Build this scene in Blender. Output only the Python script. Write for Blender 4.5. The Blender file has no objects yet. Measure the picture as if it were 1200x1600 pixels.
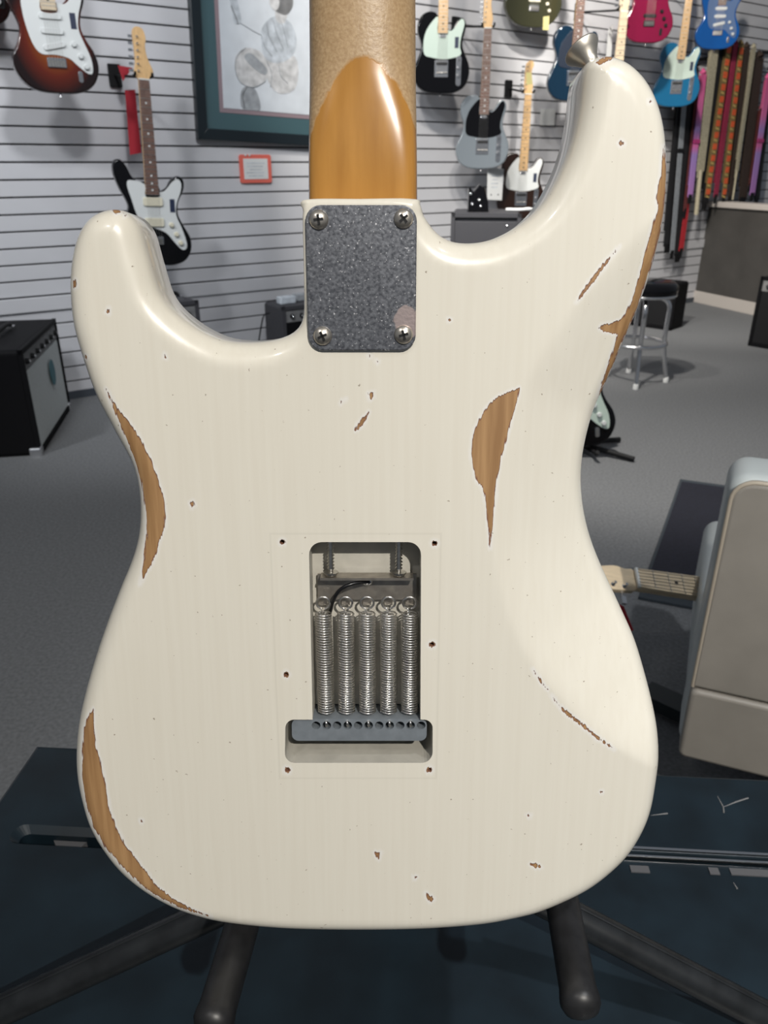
import bpy, bmesh, math, random
import numpy as np
from mathutils import Vector, Matrix, geometry, noise
random.seed(7)
S = bpy.context.scene
COL = S.collection
# ------------------------------------------------------------------ camera, light, exposure
F_PX = 1200.0; PITCH = math.radians(24.5); CAM_H = 1.15
cam_d = bpy.data.cameras.new('camera'); cam = bpy.data.objects.new('camera', cam_d); COL.objects.link(cam)
cam.location = (0, 0, CAM_H); cam.rotation_euler = (math.pi/2 - PITCH, 0, 0)
cam_d.sensor_fit = 'VERTICAL'; cam_d.sensor_height = 36; cam_d.sensor_width = 27
cam_d.lens = F_PX/1600*36; cam_d.clip_start = .01; cam_d.clip_end = 60
cam_d.dof.use_dof = True; cam_d.dof.focus_distance = .375; cam_d.dof.aperture_fstop = 22
S.camera = cam
W = bpy.data.worlds.new('world'); S.world = W; W.use_nodes = True
W.node_tree.nodes['Background'].inputs[0].default_value = (.80, .88, 1.0, 1)
W.node_tree.nodes['Background'].inputs[1].default_value = .15
def spot(name, loc, target, power, angle, size=.05, col=(1, .95, .88), blend=.5):
    l = bpy.data.lights.new(name, 'SPOT'); l.energy = power; l.spot_size = math.radians(angle); l.spot_blend = blend
    l.shadow_soft_size = size; l.color = col
    o = bpy.data.objects.new(name, l); COL.objects.link(o); o.location = loc
    o.rotation_euler = (Vector(target) - Vector(loc)).to_track_quat('-Z', 'Y').to_euler()
    return o
spot('ceiling_spot_key', (.66, -1.62, 2.85), (0, .36, .95), 300, 40, .022, (1, .95, .87))
spot('ceiling_spot_side', (-.9, -.9, 2.85), (0, .36, 1.0), 26, 40, .04, (1, .97, .94))
for lx, ly, tx, ty in ((-2.4, 1.5, -1.5, 4.0), (-1.3, 1.3, -1.1, 4.3), (-.2, 1.9, -.6, 4.6)):
    spot('track_spot_wall', (lx, ly, 2.9), (tx, ty, 1.25), 120, 72, .14, (.95, .97, 1))
spot('track_spot_wall', (-.3, 3.1, 2.9), (.9, 5.6, 1.4), 120, 80, .08)
spot('track_spot_wall', (.6, 3.0, 2.9), (1.0, 5.6, 1.4), 120, 80, .08)
spot('track_spot_wall', (1.2, 4.2, 2.9), (2.4, 6.6, 1.4), 250, 80, .06)
spot('track_spot_floor', (.2, 2.6, 2.9), (1.9, 4.2, 0), 330, 80, .04)
spot('track_spot_floor', (-1.6, 1.4, 2.9), (-1.2, 2.6, 0), 30, 80, .05, (.88, .94, 1))
spot('track_spot_floor', (.9, -.3, 2.9), (1.0, 1.2, .2), 120, 60, .05, (.95, .97, 1))
S.view_settings.view_transform = 'Standard'; S.view_settings.look = 'None'
S.view_settings.exposure = 0; S.view_settings.gamma = 1; S.view_settings.use_curve_mapping = False
# ------------------------------------------------------------------ pixel helpers (a pixel gives a direction only)
FW = np.array([0, math.cos(PITCH), -math.sin(PITCH)]); UP = np.array([0, math.sin(PITCH), math.cos(PITCH)])
CAM = np.array([0, 0, CAM_H])
def ray(x, y): return np.array([1., 0, 0])*(x-600)/F_PX + UP*(800-y)/F_PX + FW
def on_z(x, y, h=0.):
    d = ray(x, y); return Vector(CAM + d*(h-CAM_H)/d[2])
def on_y(x, y, Y):
    d = ray(x, y); return Vector(CAM + d*Y/d[1])
def proj(P):
    v = np.asarray(P, float) - CAM; z = v@FW
    return 600 + F_PX*v[..., 0]/z, 800 - F_PX*(v@UP)/z
WA = math.radians(55); WD = np.array([math.sin(WA), math.cos(WA), 0]); WN = np.array([math.cos(WA), -math.sin(WA), 0])
WALL_D = 4.22
def on_wall(x, y, off=0.):
    d = ray(x, y); return Vector(CAM + d*(-(WALL_D-off)/(d@WN)))
# ------------------------------------------------------------------ materials
def nt(name):
    m = bpy.data.materials.new(name); m.use_nodes = True
    return m, m.node_tree.nodes, m.node_tree.links, m.node_tree.nodes['Principled BSDF']
def mat(name, col, rough=.5, metal=0., coat=0., noise_amt=0., noise_scale=40., bump=0., stretch=(1, 1, 1), alpha=1.0, ior=None, spec=None):
    m, N, L, b = nt(name)
    b.inputs['Base Color'].default_value = (*col, 1); b.inputs['Roughness'].default_value = rough
    b.inputs['Metallic'].default_value = metal; b.inputs['Coat Weight'].default_value = coat; b.inputs['Coat Roughness'].default_value = .06
    if spec is not None: b.inputs['Specular IOR Level'].default_value = spec
    if noise_amt or bump:
        tc = N.new('ShaderNodeTexCoord'); mp = N.new('ShaderNodeMapping'); mp.inputs['Scale'].default_value = stretch
        nz = N.new('ShaderNodeTexNoise'); nz.inputs['Scale'].default_value = noise_scale; nz.inputs['Detail'].default_value = 5
        L.new(tc.outputs['Object'], mp.inputs[0]); L.new(mp.outputs[0], nz.inputs['Vector'])
        if noise_amt:
            cr = N.new('ShaderNodeMapRange'); cr.inputs['From Min'].default_value = .3; cr.inputs['From Max'].default_value = .7
            cr.inputs['To Min'].default_value = 1-noise_amt; cr.inputs['To Max'].default_value = 1+noise_amt
            mx = N.new('ShaderNodeVectorMath'); mx.operation = 'SCALE'; mx.inputs[0].default_value = col
            L.new(nz.outputs['Fac'], cr.inputs[0]); L.new(cr.outputs[0], mx.inputs['Scale']); L.new(mx.outputs[0], b.inputs['Base Color'])
        if bump:
            bp = N.new('ShaderNodeBump'); bp.inputs['Strength'].default_value = bump; bp.inputs['Distance'].default_value = .002
            L.new(nz.outputs['Fac'], bp.inputs['Height']); L.new(bp.outputs[0], b.inputs['Normal'])
    return m
M = {}
M['slat'] = mat('slat_wall_paint', (.60, .60, .62), .55, noise_amt=.05, noise_scale=3)
M['groove'] = mat('groove_dark', (.10, .09, .09), .8)
M['carpet'] = mat('carpet', (.16, .165, .17), .95, noise_amt=.22, noise_scale=110, bump=.35)
M['chrome'] = mat('chrome', (.85, .85, .86), .2, 1)
M['steel'] = mat('aged_steel', (.62, .60, .56), .28, 1, noise_amt=.2, noise_scale=300)
M['spring'] = mat('spring_steel', (.72, .70, .67), .3, 1)
M['blockgrey'] = mat('block_painted_grey', (.20, .225, .25), .4, .2, noise_amt=.1, noise_scale=200)
M['black'] = mat('black_gloss', (.004, .004, .005), .12, spec=.35)
M['blackmat'] = mat('black_matte', (.007, .007, .008), .6, spec=.3)
M['rubber'] = mat('rubber_black', (.014, .014, .015), .42, noise_amt=.4, noise_scale=90)
M['tolex'] = mat('tolex_black', (.005, .005, .006), .65, spec=.12, bump=.5, noise_scale=500)
M['tolexgrey'] = mat('tolex_grey', (.042, .042, .048), .6, bump=.5, noise_scale=500)
M['grille'] = mat('grille_cloth', (.55, .58, .57), .8, noise_amt=.12, noise_scale=250)
M['wire'] = mat('wire_black', (.006, .006, .007), .3)
M['white'] = mat('white_plastic', (.64, .66, .65), .3)
M['mint'] = mat('mint_plastic', (.50, .60, .53), .3)
M['creamplastic'] = mat('cream_plastic', (.68, .64, .50), .35)
M['maple'] = mat('maple', (.62, .40, .19), .35, noise_amt=.15, noise_scale=30, stretch=(6, 1, 6))
M['palemaple'] = mat('maple_pale', (.60, .49, .34), .4, noise_amt=.12, noise_scale=30, stretch=(6, 1, 6))
M['rosewood'] = mat('rosewood', (.14, .075, .055), .5, noise_amt=.3, noise_scale=30, stretch=(6, 1, 6))
M['red'] = mat('red_card', (.42, .02, .035), .5)
M['redplastic'] = mat('red_plastic', (.75, .16, .12), .35)
M['paper'] = mat('paper', (.72, .73, .72), .7)
M['ink'] = mat('ink_grey', (.30, .31, .32), .8)
M['yellow'] = mat('yellow_tag', (.75, .68, .30), .6)
M['navy'] = mat('navy_label', (.02, .028, .06), .4)
M['counter'] = mat('counter_laminate', (.062, .058, .053), .6, noise_amt=.15, noise_scale=5)
M['trim'] = mat('trim_beige', (.50, .46, .42), .6)
M['casetop'] = mat('case_plastic', (.006, .013, .019), .38, noise_amt=.35, noise_scale=18, bump=.12)
M['alu'] = mat('aluminium', (.75, .76, .78), .25, 1)
M['tape'] = mat('grey_tape', (.085, .085, .09), .7)
M['leather'] = mat('leather_taupe', (.27, .25, .22), .45, noise_amt=.05, noise_scale=20, bump=.15)
M['leatherpale'] = mat('leather_pale', (.46, .50, .50), .4, bump=.12, noise_scale=60)
M['piping'] = mat('piping_beige', (.40, .35, .28), .5)
M['mat'] = mat('rug_navy', (.010, .011, .020), .95, noise_amt=.3, noise_scale=120)
M['matedge'] = mat('rug_edge', (.035, .045, .055), .8)
M['basedark'] = mat('chair_base_dark', (.02, .028, .03), .4)
M['drawpaper'] = mat('drawing_paper', (.68, .72, .76), .6, noise_amt=.06, noise_scale=12)
for k, c in (('g1', (.50, .54, .58)), ('g2', (.34, .36, .38)), ('g3', (.18, .18, .18)), ('g4', (.58, .58, .58))):
    M[k] = mat('pencil_'+k, c, .8, noise_amt=.25, noise_scale=25)
M['frameblack'] = mat('frame_black', (.012, .018, .022), .3)
M['matgreen'] = mat('mat_green', (.045, .11, .125), .7)
M['matpink'] = mat('mat_pink', (.30, .22, .24), .7)
def paint(name, col, rough=.12): return mat(name, col, rough, coat=.6)
# ------------------------------------------------------------------ mesh builder
class MB:
    def __init__(s): s.v = []; s.f = []; s.fm = []; s.sm = []
    def add(s, vs, fs, mi=0, smooth=False):
        o = len(s.v); s.v += [tuple(v) for v in vs]; s.f += [tuple(i+o for i in f) for f in fs]; s.fm += [mi]*len(fs); s.sm += [smooth]*len(fs)
    def box(s, c, d, mi=0, R=None):
        vs = []
        for sx in (-1, 1):
            for sy in (-1, 1):
                for sz in (-1, 1):
                    p = Vector((sx*d[0]/2, sy*d[1]/2, sz*d[2]/2))
                    if R: p = R @ p
                    vs.append(Vector(c)+p)
        s.add(vs, [(0, 1, 3, 2), (4, 6, 7, 5), (0, 4, 5, 1), (2, 3, 7, 6), (0, 2, 6, 4), (1, 5, 7, 3)], mi); return s
    def prism(s, out, z0, z1, bev=0., mi=0, smooth_side=False, steps=2):
        """outline (ccw, x-y) extruded z0..z1, both rims rounded by bev"""
        P = [Vector((p[0], p[1])) for p in out]; n = len(P)
        a = sum(P[i].x*P[(i+1) % n].y-P[(i+1) % n].x*P[i].y for i in range(n))
        if a < 0: P.reverse()
        nr = []
        for i in range(n):
            t = (P[(i+1) % n]-P[i-1]); t = t.normalized() if t.length > 1e-9 else Vector((1, 0)); nr.append(Vector((t.y, -t.x)))
        rows = []
        if bev > 0:
            for k in range(steps+1):
                th = math.pi/2*k/steps; rows.append((bev*(1-math.sin(th)), z0+bev*(1-math.cos(th))))
            for k in range(steps+1):
                th = math.pi/2*k/steps; rows.append((bev*(1-math.cos(th)), z1-bev*(1-math.sin(th))))
        else: rows = [(0, z0), (0, z1)]
        vs = []; fs = []
        for ins, z in rows:
            vs += [(P[i].x-nr[i].x*ins, P[i].y-nr[i].y*ins, z) for i in range(n)]
        m = len(rows)
        for r in range(m-1):
            for i in range(n):
                j = (i+1) % n; fs.append((r*n+i, r*n+j, (r+1)*n+j, (r+1)*n+i))
        s.add(vs, fs, mi, smooth_side)
        s.add(vs[:n], [tuple(reversed(range(n)))], mi); s.add(vs[-n:], [tuple(range(n))], mi); return s
    def tube(s, pts, r, n=10, mi=0, caps=True, closed=False):
        P = [Vector(p) for p in pts]; m = len(P); rr = r if isinstance(r, (list, tuple)) else [r]*m
        vs = []; fs = []; prev = None
        for i in range(m):
            if closed: t = P[(i+1) % m]-P[i-1]
            else: t = P[min(i+1, m-1)]-P[max(i-1, 0)]
            t.normalize()
            if prev is None:
                a = Vector((0, 0, 1)) if abs(t.z) < .9 else Vector((1, 0, 0)); u = t.cross(a).normalized()
            else: u = (prev - t*prev.dot(t)).normalized()
            prev = u; w = t.cross(u)
            for k in range(n):
                th = 2*math.pi*k/n; vs.append(P[i]+(u*math.cos(th)+w*math.sin(th))*rr[i])
        for i in range(m if closed else m-1):
            a = i*n; b = ((i+1) % m)*n
            for k in range(n): fs.append((a+k, a+(k+1) % n, b+(k+1) % n, b+k))
        s.add(vs, fs, mi, True)
        if caps and not closed:
            s.add(vs[:n], [tuple(reversed(range(n)))], mi); s.add(vs[-n:], [tuple(range(n))], mi)
        return s
    def lathe(s, prof, n=20, base=(0, 0, 0), axis=(0, 0, 1), mi=0):
        ax = Vector(axis).normalized(); q = Vector((0, 0, 1)).rotation_difference(ax); b = Vector(base); vs = []; fs = []
        for r, z in prof:
            for k in range(n):
                th = 2*math.pi*k/n; vs.append(b + q @ Vector((r*math.cos(th), r*math.sin(th), z)))
        for i in range(len(prof)-1):
            for k in range(n): fs.append((i*n+k, i*n+(k+1) % n, (i+1)*n+(k+1) % n, (i+1)*n+k))
        s.add(vs, fs, mi, True); m = len(prof)
        if prof[0][0] > 1e-6: s.add(vs[:n], [tuple(reversed(range(n)))], mi)
        if prof[-1][0] > 1e-6: s.add(vs[-n:], [tuple(range(n))], mi)
        return s
    def xf(s, mtx): s.v = [tuple(mtx @ Vector(v)) for v in s.v]; return s
    def build(s, name, mats, parent=None, mw=None):
        me = bpy.data.meshes.new(name); me.from_pydata(s.v, [], s.f)
        for m in (mats if isinstance(mats, (list, tuple)) else [mats]): me.materials.append(m)
        me.polygons.foreach_set('material_index', s.fm); me.polygons.foreach_set('use_smooth', s.sm); me.update()
        bm = bmesh.new(); bm.from_mesh(me); bmesh.ops.recalc_face_normals(bm, faces=bm.faces); bm.to_mesh(me); bm.free()
        o = bpy.data.objects.new(name, me); COL.objects.link(o)
        if parent is not None: o.parent = parent
        if mw is not None: o.matrix_world = mw
        return o
def tag(o, label=None, cat=None, group=None, kind=None):
    if label: o['label'] = label
    if cat: o['category'] = cat
    if group: o['group'] = group
    if kind: o['kind'] = kind
    return o
def empty(name, mw, label, cat, group=None):
    o = bpy.data.objects.new(name, None); COL.objects.link(o); o.matrix_world = mw; o.empty_display_size = .05
    return tag(o, label, cat, group)
def copy_tree(o, parent=None):
    c = o.copy(); COL.objects.link(c)
    if parent is not None: c.parent = parent
    for ch in list(o.children): copy_tree(ch, c)
    return c
def frame_mtx(o, x, y, z):
    m = Matrix.Identity(4)
    for i, a in enumerate((x, y, z, o)):
        for r in range(3): m[r][i] = a[r]
    return m
def placed(loc, rz=0.): return Matrix.Translation(Vector(loc)) @ Matrix.Rotation(rz, 4, 'Z')
def rrect(w, h, r, cx=0, cy=0, n=4):
    o = []
    for sx, sy, a0 in ((1, 1, 0), (-1, 1, 90), (-1, -1, 180), (1, -1, 270)):
        for k in range(n+1):
            a = math.radians(a0+90*k/n); o.append((cx+sx*(w/2-r)+r*math.cos(a), cy+sy*(h/2-r)+r*math.sin(a)))
    return o
def circ(cx, cy, r, n=16): return [(cx+r*math.cos(2*math.pi*k/n), cy+r*math.sin(2*math.pi*k/n)) for k in range(n)]
def spline(pts, per, closed=True):
    """Catmull-Rom resample, `per` points per span"""
    n = len(pts); o = []
    for i in range(n if closed else n-1):
        if closed: p = [Vector(pts[(i+k) % n]) for k in (-1, 0, 1, 2)]
        else: p = [Vector(pts[min(max(i+k, 0), n-1)]) for k in (-1, 0, 1, 2)]
        for j in range(per):
            t = j/per
            o.append(.5*((2*p[1])+(p[2]-p[0])*t+(2*p[0]-5*p[1]+4*p[2]-p[3])*t*t+(3*p[1]-p[0]-3*p[2]+p[3])*t**3))
    if not closed: o.append(Vector(pts[-1]))
    return o
def resample(pts, step, closed=True):
    P = np.array([tuple(p) for p in pts], float)
    if closed: P = np.vstack([P, P[:1]])
    L = np.concatenate([[0], np.cumsum(np.linalg.norm(np.diff(P, axis=0), axis=1))]); n = max(8, int(L[-1]/step))
    t = np.linspace(0, L[-1], n, endpoint=not closed)
    return np.stack([np.interp(t, L, P[:, k]) for k in range(P.shape[1])], 1)
def in_poly(P, poly):
    P = np.asarray(P, float); poly = np.asarray(poly, float); x, y = P[:, 0], P[:, 1]; ins = np.zeros(len(P), bool)
    for i in range(len(poly)):
        x1, y1 = poly[i]; x2, y2 = poly[i-1]
        c = ((y1 > y) != (y2 > y)); 
        if y1 != y2: ins ^= c & (x < (x2-x1)*(y-y1)/(y2-y1)+x1)
    return ins
def seg_dist(P, poly, closed=True):
    P = np.asarray(P, float); A = np.asarray(poly, float); B = np.roll(A, -1, 0)
    if not closed: A = A[:-1]; B = B[:-1]
    best = np.full(len(P), 1e9); idx = np.zeros(len(P), int)
    for i in range(len(A)):
        d = B[i]-A[i]; l = d@d
        t = np.clip(((P-A[i])@d)/(l if l > 0 else 1), 0, 1)
        q = P-A[i]-t[:, None]*d; dd = q[:, 0]**2+q[:, 1]**2
        m = dd < best; best[m] = dd[m]; idx[m] = i
    return np.sqrt(best), idx
# ------------------------------------------------------------------ setting: floor, slat wall, counter
b = MB(); b.add([(-6, -3, 0), (9, -3, 0), (9, 12, 0), (-6, 12, 0)], [(0, 1, 2, 3)])
tag(b.build('floor', M['carpet']), kind='structure', label='grey carpet floor of the shop')
W0 = Vector(-WN*WALL_D)
WALLM = frame_mtx(W0, WD, (0, 0, 1), WN)          # x along the wall to the right, y up, z out of the wall
wall = MB(); wall.box((1.8, 1.5, -.035), (12, 3.0, .03)); wall = wall.build('wall_back', M['groove'], mw=WALLM)
tag(wall, kind='structure', label='white slat wall with dark grooves behind the hanging guitars')
PITCHW = .0762; seam = .455
sm = MB(); sm.prism([(-4.2, 0), (7.8, 0), (7.8, PITCHW-.008), (-4.2, PITCHW-.008)], -.02, 0, .002); slat0 = sm.build('slat', M['slat'], wall)
slat0.location = (0, .02, 0); k = 1
for h in list(np.arange(.02+PITCHW, seam-.05, PITCHW))+list(np.arange(seam+.012, 2.95, PITCHW)):
    o = slat0.copy(); COL.objects.link(o); o.parent = wall; o.location = (0, float(h), .012 if abs(h-seam-.012) < .001 else 0)
bb = MB(); bb.box((1.8, .02, .004), (12, .04, .012)); tag(bb.build('baseboard_back', mat('baseboard_blue', (.05, .06, .075), .6), mw=WALLM), kind='structure')
# half-height counter coming forward on the right
A = on_z(1078, 470); B = on_z(1172, 491); d = (B-A); d.z = 0; d.normalize(); nrm = Vector((-d.y, d.x, 0))
if nrm.y > 0: nrm = -nrm
CM = frame_mtx(A, d, (0, 0, 1), d.cross(Vector((0, 0, 1))))
ctop = .80
ct = MB(); ct.box((1.0, ctop/2, -.06), (2.0, ctop, .12)); ct = tag(ct.build('wall_counter', M['counter'], mw=CM), kind='structure', label='dark grey half-height partition below the guitar straps')
cc = MB(); cc.prism([(-.02, ctop), (2.0, ctop), (2.0, ctop+.045), (-.02, ctop+.045)], -.15, .03, .006); tag(cc.build('trim_1', M['trim'], mw=CM), kind='structure')
cb = MB(); cb.prism([(0, 0), (2.0, 0), (2.0, .10), (0, .10)], 0, .015, .003); tag(cb.build('baseboard_right', M['trim'], mw=CM), kind='structure')

# ------------------------------------------------------------------ the white guitar seen from the back
TAU = math.atan(.000219*F_PX); LEAN = PITCH-TAU
Z0 = .370
GX = np.array([1., 0, 0]); GY = np.array([0, math.sin(LEAN), math.cos(LEAN)]); GN = np.array([0, -math.cos(LEAN), math.sin(LEAN)])
GO = CAM + FW*Z0; RG = np.stack([GX, GY, GN])         # rows: world -> guitar
CG = RG@(CAM-GO)
def gl(px, py, w=0.):
    d = RG@ray(px, py); t = (w-CG[2])/d[2]; p = CG+d*t; return p[0], p[1]
# shift origin to the bottom of the body
gb = gl(565, 1450, -.009); GO = GO + GY*gb[1] + GX*gb[0]; CG = RG@(CAM-GO)
def gpx(uvw): return proj(np.asarray(uvw)@RG + GO)
GM = frame_mtx(Vector(GO), GX, GY, GN)
guitar = empty('electric_guitar', GM, 'large cream white relic electric guitar seen from the back on the stand', 'guitar')
OUTPX = [(477,312.5),(474,330),(473,345),(474.5,400),(475,450),(474.7,490),(472,507),(457,521.7),(433,530),(397,532),(363,528),(333,515),(310,500),(290,483),(273,460),(261.7,423),(253,393),(245,363),(230,343),(213,333),(193,326.7),(173,325),(153,330),(136.7,340),(123,360),(115,383),(110,410),(107.7,440),(109,473),(113,507),(121.7,540),(133,575),(148.5,618),(164,647.5),(184.5,686),(200,713),(210,737.5),(215.6,764.5),(217.8,794),(217,823),(212.6,850),(202.5,881.5),(191,908.5),(177,944),(160,990),(145,1036),(132,1082),(121.5,1130),(117.7,1176.7),(119.6,1215),(126.5,1249.5),(138,1288),(157,1322),(184,1357),(214.6,1383.6),(245,1403),(280,1420),(325,1434),(364,1441),(421.6,1447),(480,1450),(560,1451),(640,1450),(700,1447),(760,1441.4),(804,1433),(840.7,1424),(881,1407.7),(921,1387.5),(956,1361),(983.7,1333),(1005.7,1297.7),(1018.5,1264.7),(1026,1224),(1029.5,1187.7),(1029,1165),(1025.5,1135),(1017,1093),(1005,1044),(991,997),(973.5,956.5),(956,918),(938.5,879.5),(922.8,837.5),(913,795.5),(909,757),(909.5,728),(913.5,698),(922,662),(931,634),(944,605),(957,576),(972,539),(986,507),(997,480),(1008,450.7),(1016.5,426),(1026,393.7),(1034.5,362),(1040.4,320),(1043.6,277),(1043,238),(1040.4,206),(1034,174),(1024.7,148),(1013,126.5),(997,107.6),(978.7,93.5),(960,86),(942,84.5),(927,88.5),(912,99),(899,113.5),(889,130),(885.6,149),(883.7,175),(880,201),(872.5,237),(861,271),(846,302.5),(827.5,332.5),(805,355),(778.7,370),(748.7,378.6),(715,379),(692.5,372),(674.5,356),(663.5,337),(657,319),(648,310.5),(565,311)]
RIDGE = [(1075,285),(990,368),(935,430),(900,472),(855,535),(813,605),(788,690),(773,770),(768,850),(778,920),(800,985),(830,1040),(890,1110),(960,1170),(1080,1232)]
ridge_uv = np.array([tuple(p) for p in spline([gl(*p) for p in RIDGE], 6, False)])
carve_poly = np.vstack([ridge_uv, [gl(1300, 1232)], [gl(1300, 285)]])
def carve(uv):
    d, _ = seg_dist(uv, ridge_uv, False); ins = in_poly(uv, carve_poly)
    c = .36*d*d/(d+.006); return np.where(ins, np.minimum(c, .019), 0.)
foot = np.array(gpx([CG[0], CG[1], 0.]))
pp = np.array(OUTPX, float); n = len(pp); tt = np.roll(pp, -1, 0)-np.roll(pp, 1, 0); tt /= np.linalg.norm(tt, axis=1)[:, None]
nn = np.stack([-tt[:, 1], tt[:, 0]], 1)       # outward, image coordinates (path runs counter-clockwise on screen)
ff = foot-pp; vis = (nn*ff).sum(1)/np.linalg.norm(ff, axis=1)
TH = .0445
flat0 = np.array([gl(*p) for p in OUTPX]); cv0 = carve(flat0)
dep = .008 + np.clip((vis+.12)/.3, 0, 1)*.027 + np.where(vis < 0, cv0*.9, 0)
hz = np.array([1.0 if (466 < p[0] < 668 and p[1] < 505) else 0. for p in OUTPX]); dep = np.where((hz > 0) & (vis < .1), .003, dep)
OUT = np.array([gl(p[0], p[1], -dd) for p, dd in zip(OUTPX, dep)])
fine = np.array([tuple(p) for p in spline([tuple(p) for p in OUT], 8)])
OUT = resample(fine, .0013)
keep = np.array([(abs(p[0]-gl(565, 311)[0]) < .034 and p[1] > gl(565, 335)[1]) for p in OUT])
for _ in range(14):
    sm_ = .25*np.roll(OUT, 1, 0)+.5*OUT+.25*np.roll(OUT, -1, 0); OUT = np.where(keep[:, None], OUT, sm_)
area = np.sum(OUT[:, 0]*np.roll(OUT[:, 1], -1)-np.roll(OUT[:, 0], -1)*OUT[:, 1])
if area < 0: OUT = OUT[::-1].copy()
NO = len(OUT); tg = np.roll(OUT, -1, 0)-np.roll(OUT, 1, 0); tg /= np.linalg.norm(tg, axis=1)[:, None]
NRM = np.stack([tg[:, 1], -tg[:, 0]], 1)
for _ in range(4): NRM = .25*np.roll(NRM, 1, 0)+.5*NRM+.25*np.roll(NRM, -1, 0)
NRM /= np.linalg.norm(NRM, axis=1)[:, None]
hx0, hy0 = gl(466, 500); hx1, hy1 = gl(664, 300)
RAD = np.array([.0022 if (hx0 < p[0] < hx1 and p[1] > hy0) else .0118 for p in OUT])
RAD -= np.where(carve(OUT) > .004, .004, 0)
for _ in range(120): RAD = .25*np.roll(RAD, 1)+.5*RAD+.25*np.roll(RAD, -1)
def back_z(uv):
    d, i = seg_dist(uv, OUT); r = RAD[i]
    h = np.where(d < r, r-np.sqrt(np.maximum(0, r*r-(r-d)**2)), 0)
    return -(h+carve(uv)), d
# wear: outlines traced on the finish
WEAR = [[(166,608),(185,640),(205,663),(222,690),(236,720),(248,750),(256,780),(258,805),(257,825),(249,845),(246,860),(238,880),(228,895),(219,913),(222,895),(226,860),(229,835),(228,800),(224,770),(217,740),(208,710),(197,685),(185,655),(174,630)],
 [(812,606),(795,612),(775,622),(765,632),(752,650),(742,670),(737,690),(736,710),(741,735),(744,752),(752,758),(757,772),(760,795),(763,825),(766,857),(768,830),(771,800),(774,770),(777,745),(783,715),(791,685),(801,650),(809,622)],
 [(145.6,1107),(138,1120),(132,1137),(128.4,1176),(128.4,1215),(134,1253),(145.6,1292),(165,1324),(191.6,1355),(218.5,1381),(249,1402),(283,1419),(330,1433),(299,1420),(268,1403),(245,1385),(230,1364),(212,1341),(195,1320),(180,1291),(170,1261),(165,1226),(157,1192),(149.5,1165),(147,1134)],
 [(1036.5,228),(1034.4,252),(1032.5,275),(1027.3,291),(1026,310),(1027.3,328),(1020.7,349),(1015.5,365),(1010,388),(1003,413),(999,430),(992,456),(984,477),(973,497),(960,504),(941,508),(936.5,513),(944,518.7),(965,522.7),(961,536),(952,565),(941,597),(935,621),(941,609),(960,565),(973,532),(991,493),(1007,446),(1017,416),(1028,378),(1036,338),(1041,294),(1041.5,262)],
 [(969,384),(958,395),(942,413),(925,434),(911,453),(900,473),(906,466),(918,453),(930,437),(944,418),(957,400)],
 [(861,1086),(872,1101),(882,1108),(893,1117),(910,1130),(930,1147),(960,1171),(938,1158),(915,1140),(895,1124),(880,1113)],
 [(832,1045),(845,1063),(856,1078),(846,1068)],
 [(174,326.5),(184,326),(189,332),(180,334)],[(194,333),(198,336),(195,338)],[(114,440),(118,437),(119,447),(115,450)],[(171,481),(171,490),(165,488)],[(133,555),(137,557),(136,562),(133,560)],
 [(257,552),(260,560),(256,559)],[(297,786),(302,783),(305,789),(300,794)],[(575,614),(583,612),(583,620),(578,625)],[(540,623),(532,631),(534,626)],[(577,643),(570,650),(560,661),(555,673),(561,670),(571,657)],[(588,563),(592,565),(590,569)],[(576,555),(580,556),(578,559)],
 [(966,224),(971,219),(975,224),(970,230)],[(1015,157),(1018,156),(1018,161),(1015,161)],[(931,98),(938,92),(951,88),(958,91),(946,97),(936,101)],
 [(824,1273),(829,1273),(827,1278)],[(828,1350),(838,1349),(846,1355),(836,1356)],[(647,1369),(652,1370),(648,1374)],[(220,1281),(223,1282),(221,1285)],[(586,1332),(594,1331),(592,1342),(588,1340)],[(666,1394),(678,1405),(672,1410),(667,1403)],[(938,1237),(941,1237),(940,1239)],[(700,498),(704,500),(701,502)]]
HOLEPX = [(441,847),(679,849),(675,1007),(447,1054),(449,1203),(671,1203)]
def wear_px(P):
    best = np.full(len(P), -40.)
    for poly in WEAR:
        a = np.array(poly, float); lo = a.min(0)-40; hi = a.max(0)+40
        m = ((P > lo) & (P < hi)).all(1)
        if not m.any(): continue
        d, _ = seg_dist(P[m], a); s = np.where(in_poly(P[m], a), d, -d)
        best[m] = np.maximum(best[m], s)
    for c in HOLEPX:
        best = np.maximum(best, 4.6-np.linalg.norm(P-np.array(c), axis=1))
    return np.clip(best, -20, 20)
# openings: T-shaped tremolo cavity, six screw holes
def fillet(poly, n=7):
    o = []; m = len(poly)
    for i in range(m):
        p = np.array(poly[i][:2], float); r = poly[i][2]
        if r <= 0: o.append(tuple(p)); continue
        u = np.array(poly[i-1][:2])-p; w = np.array(poly[(i+1) % m][:2])-p; u /= np.linalg.norm(u); w /= np.linalg.norm(w)
        a_, b_ = p+u*r, p+w*r; c_0 = a_+b_-p
        for k in range(n):
            t = math.pi/2*k/(n-1); o.append(tuple(c_0+(a_-c_0)*math.cos(t)+(b_-c_0)*math.sin(t)))
    return o
spx = fillet([(488.5, 1124.5, 0), (482.5, 847, 20), (658, 847, 20), (657, 1124.5, 0)])
bpx_ = fillet([(488.5, 1124.5, 0), (446, 1124.5, 13), (445, 1192, 15), (676, 1192, 17), (676, 1124.5, 13), (657, 1124.5, 0)])
cavpx = spx[:-1]+bpx_[::-1][:-1]
cav = np.array([gl(*p) for p in cavpx]); cav = resample(cav, .0012)
holes = [np.array(circ(*gl(*c), .00115, 12)) for c in HOLEPX]
pts = [OUT]; edges = []
def loop_edges(o, n): return [(o+i, o+(i+1) % n) for i in range(n)]
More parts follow.
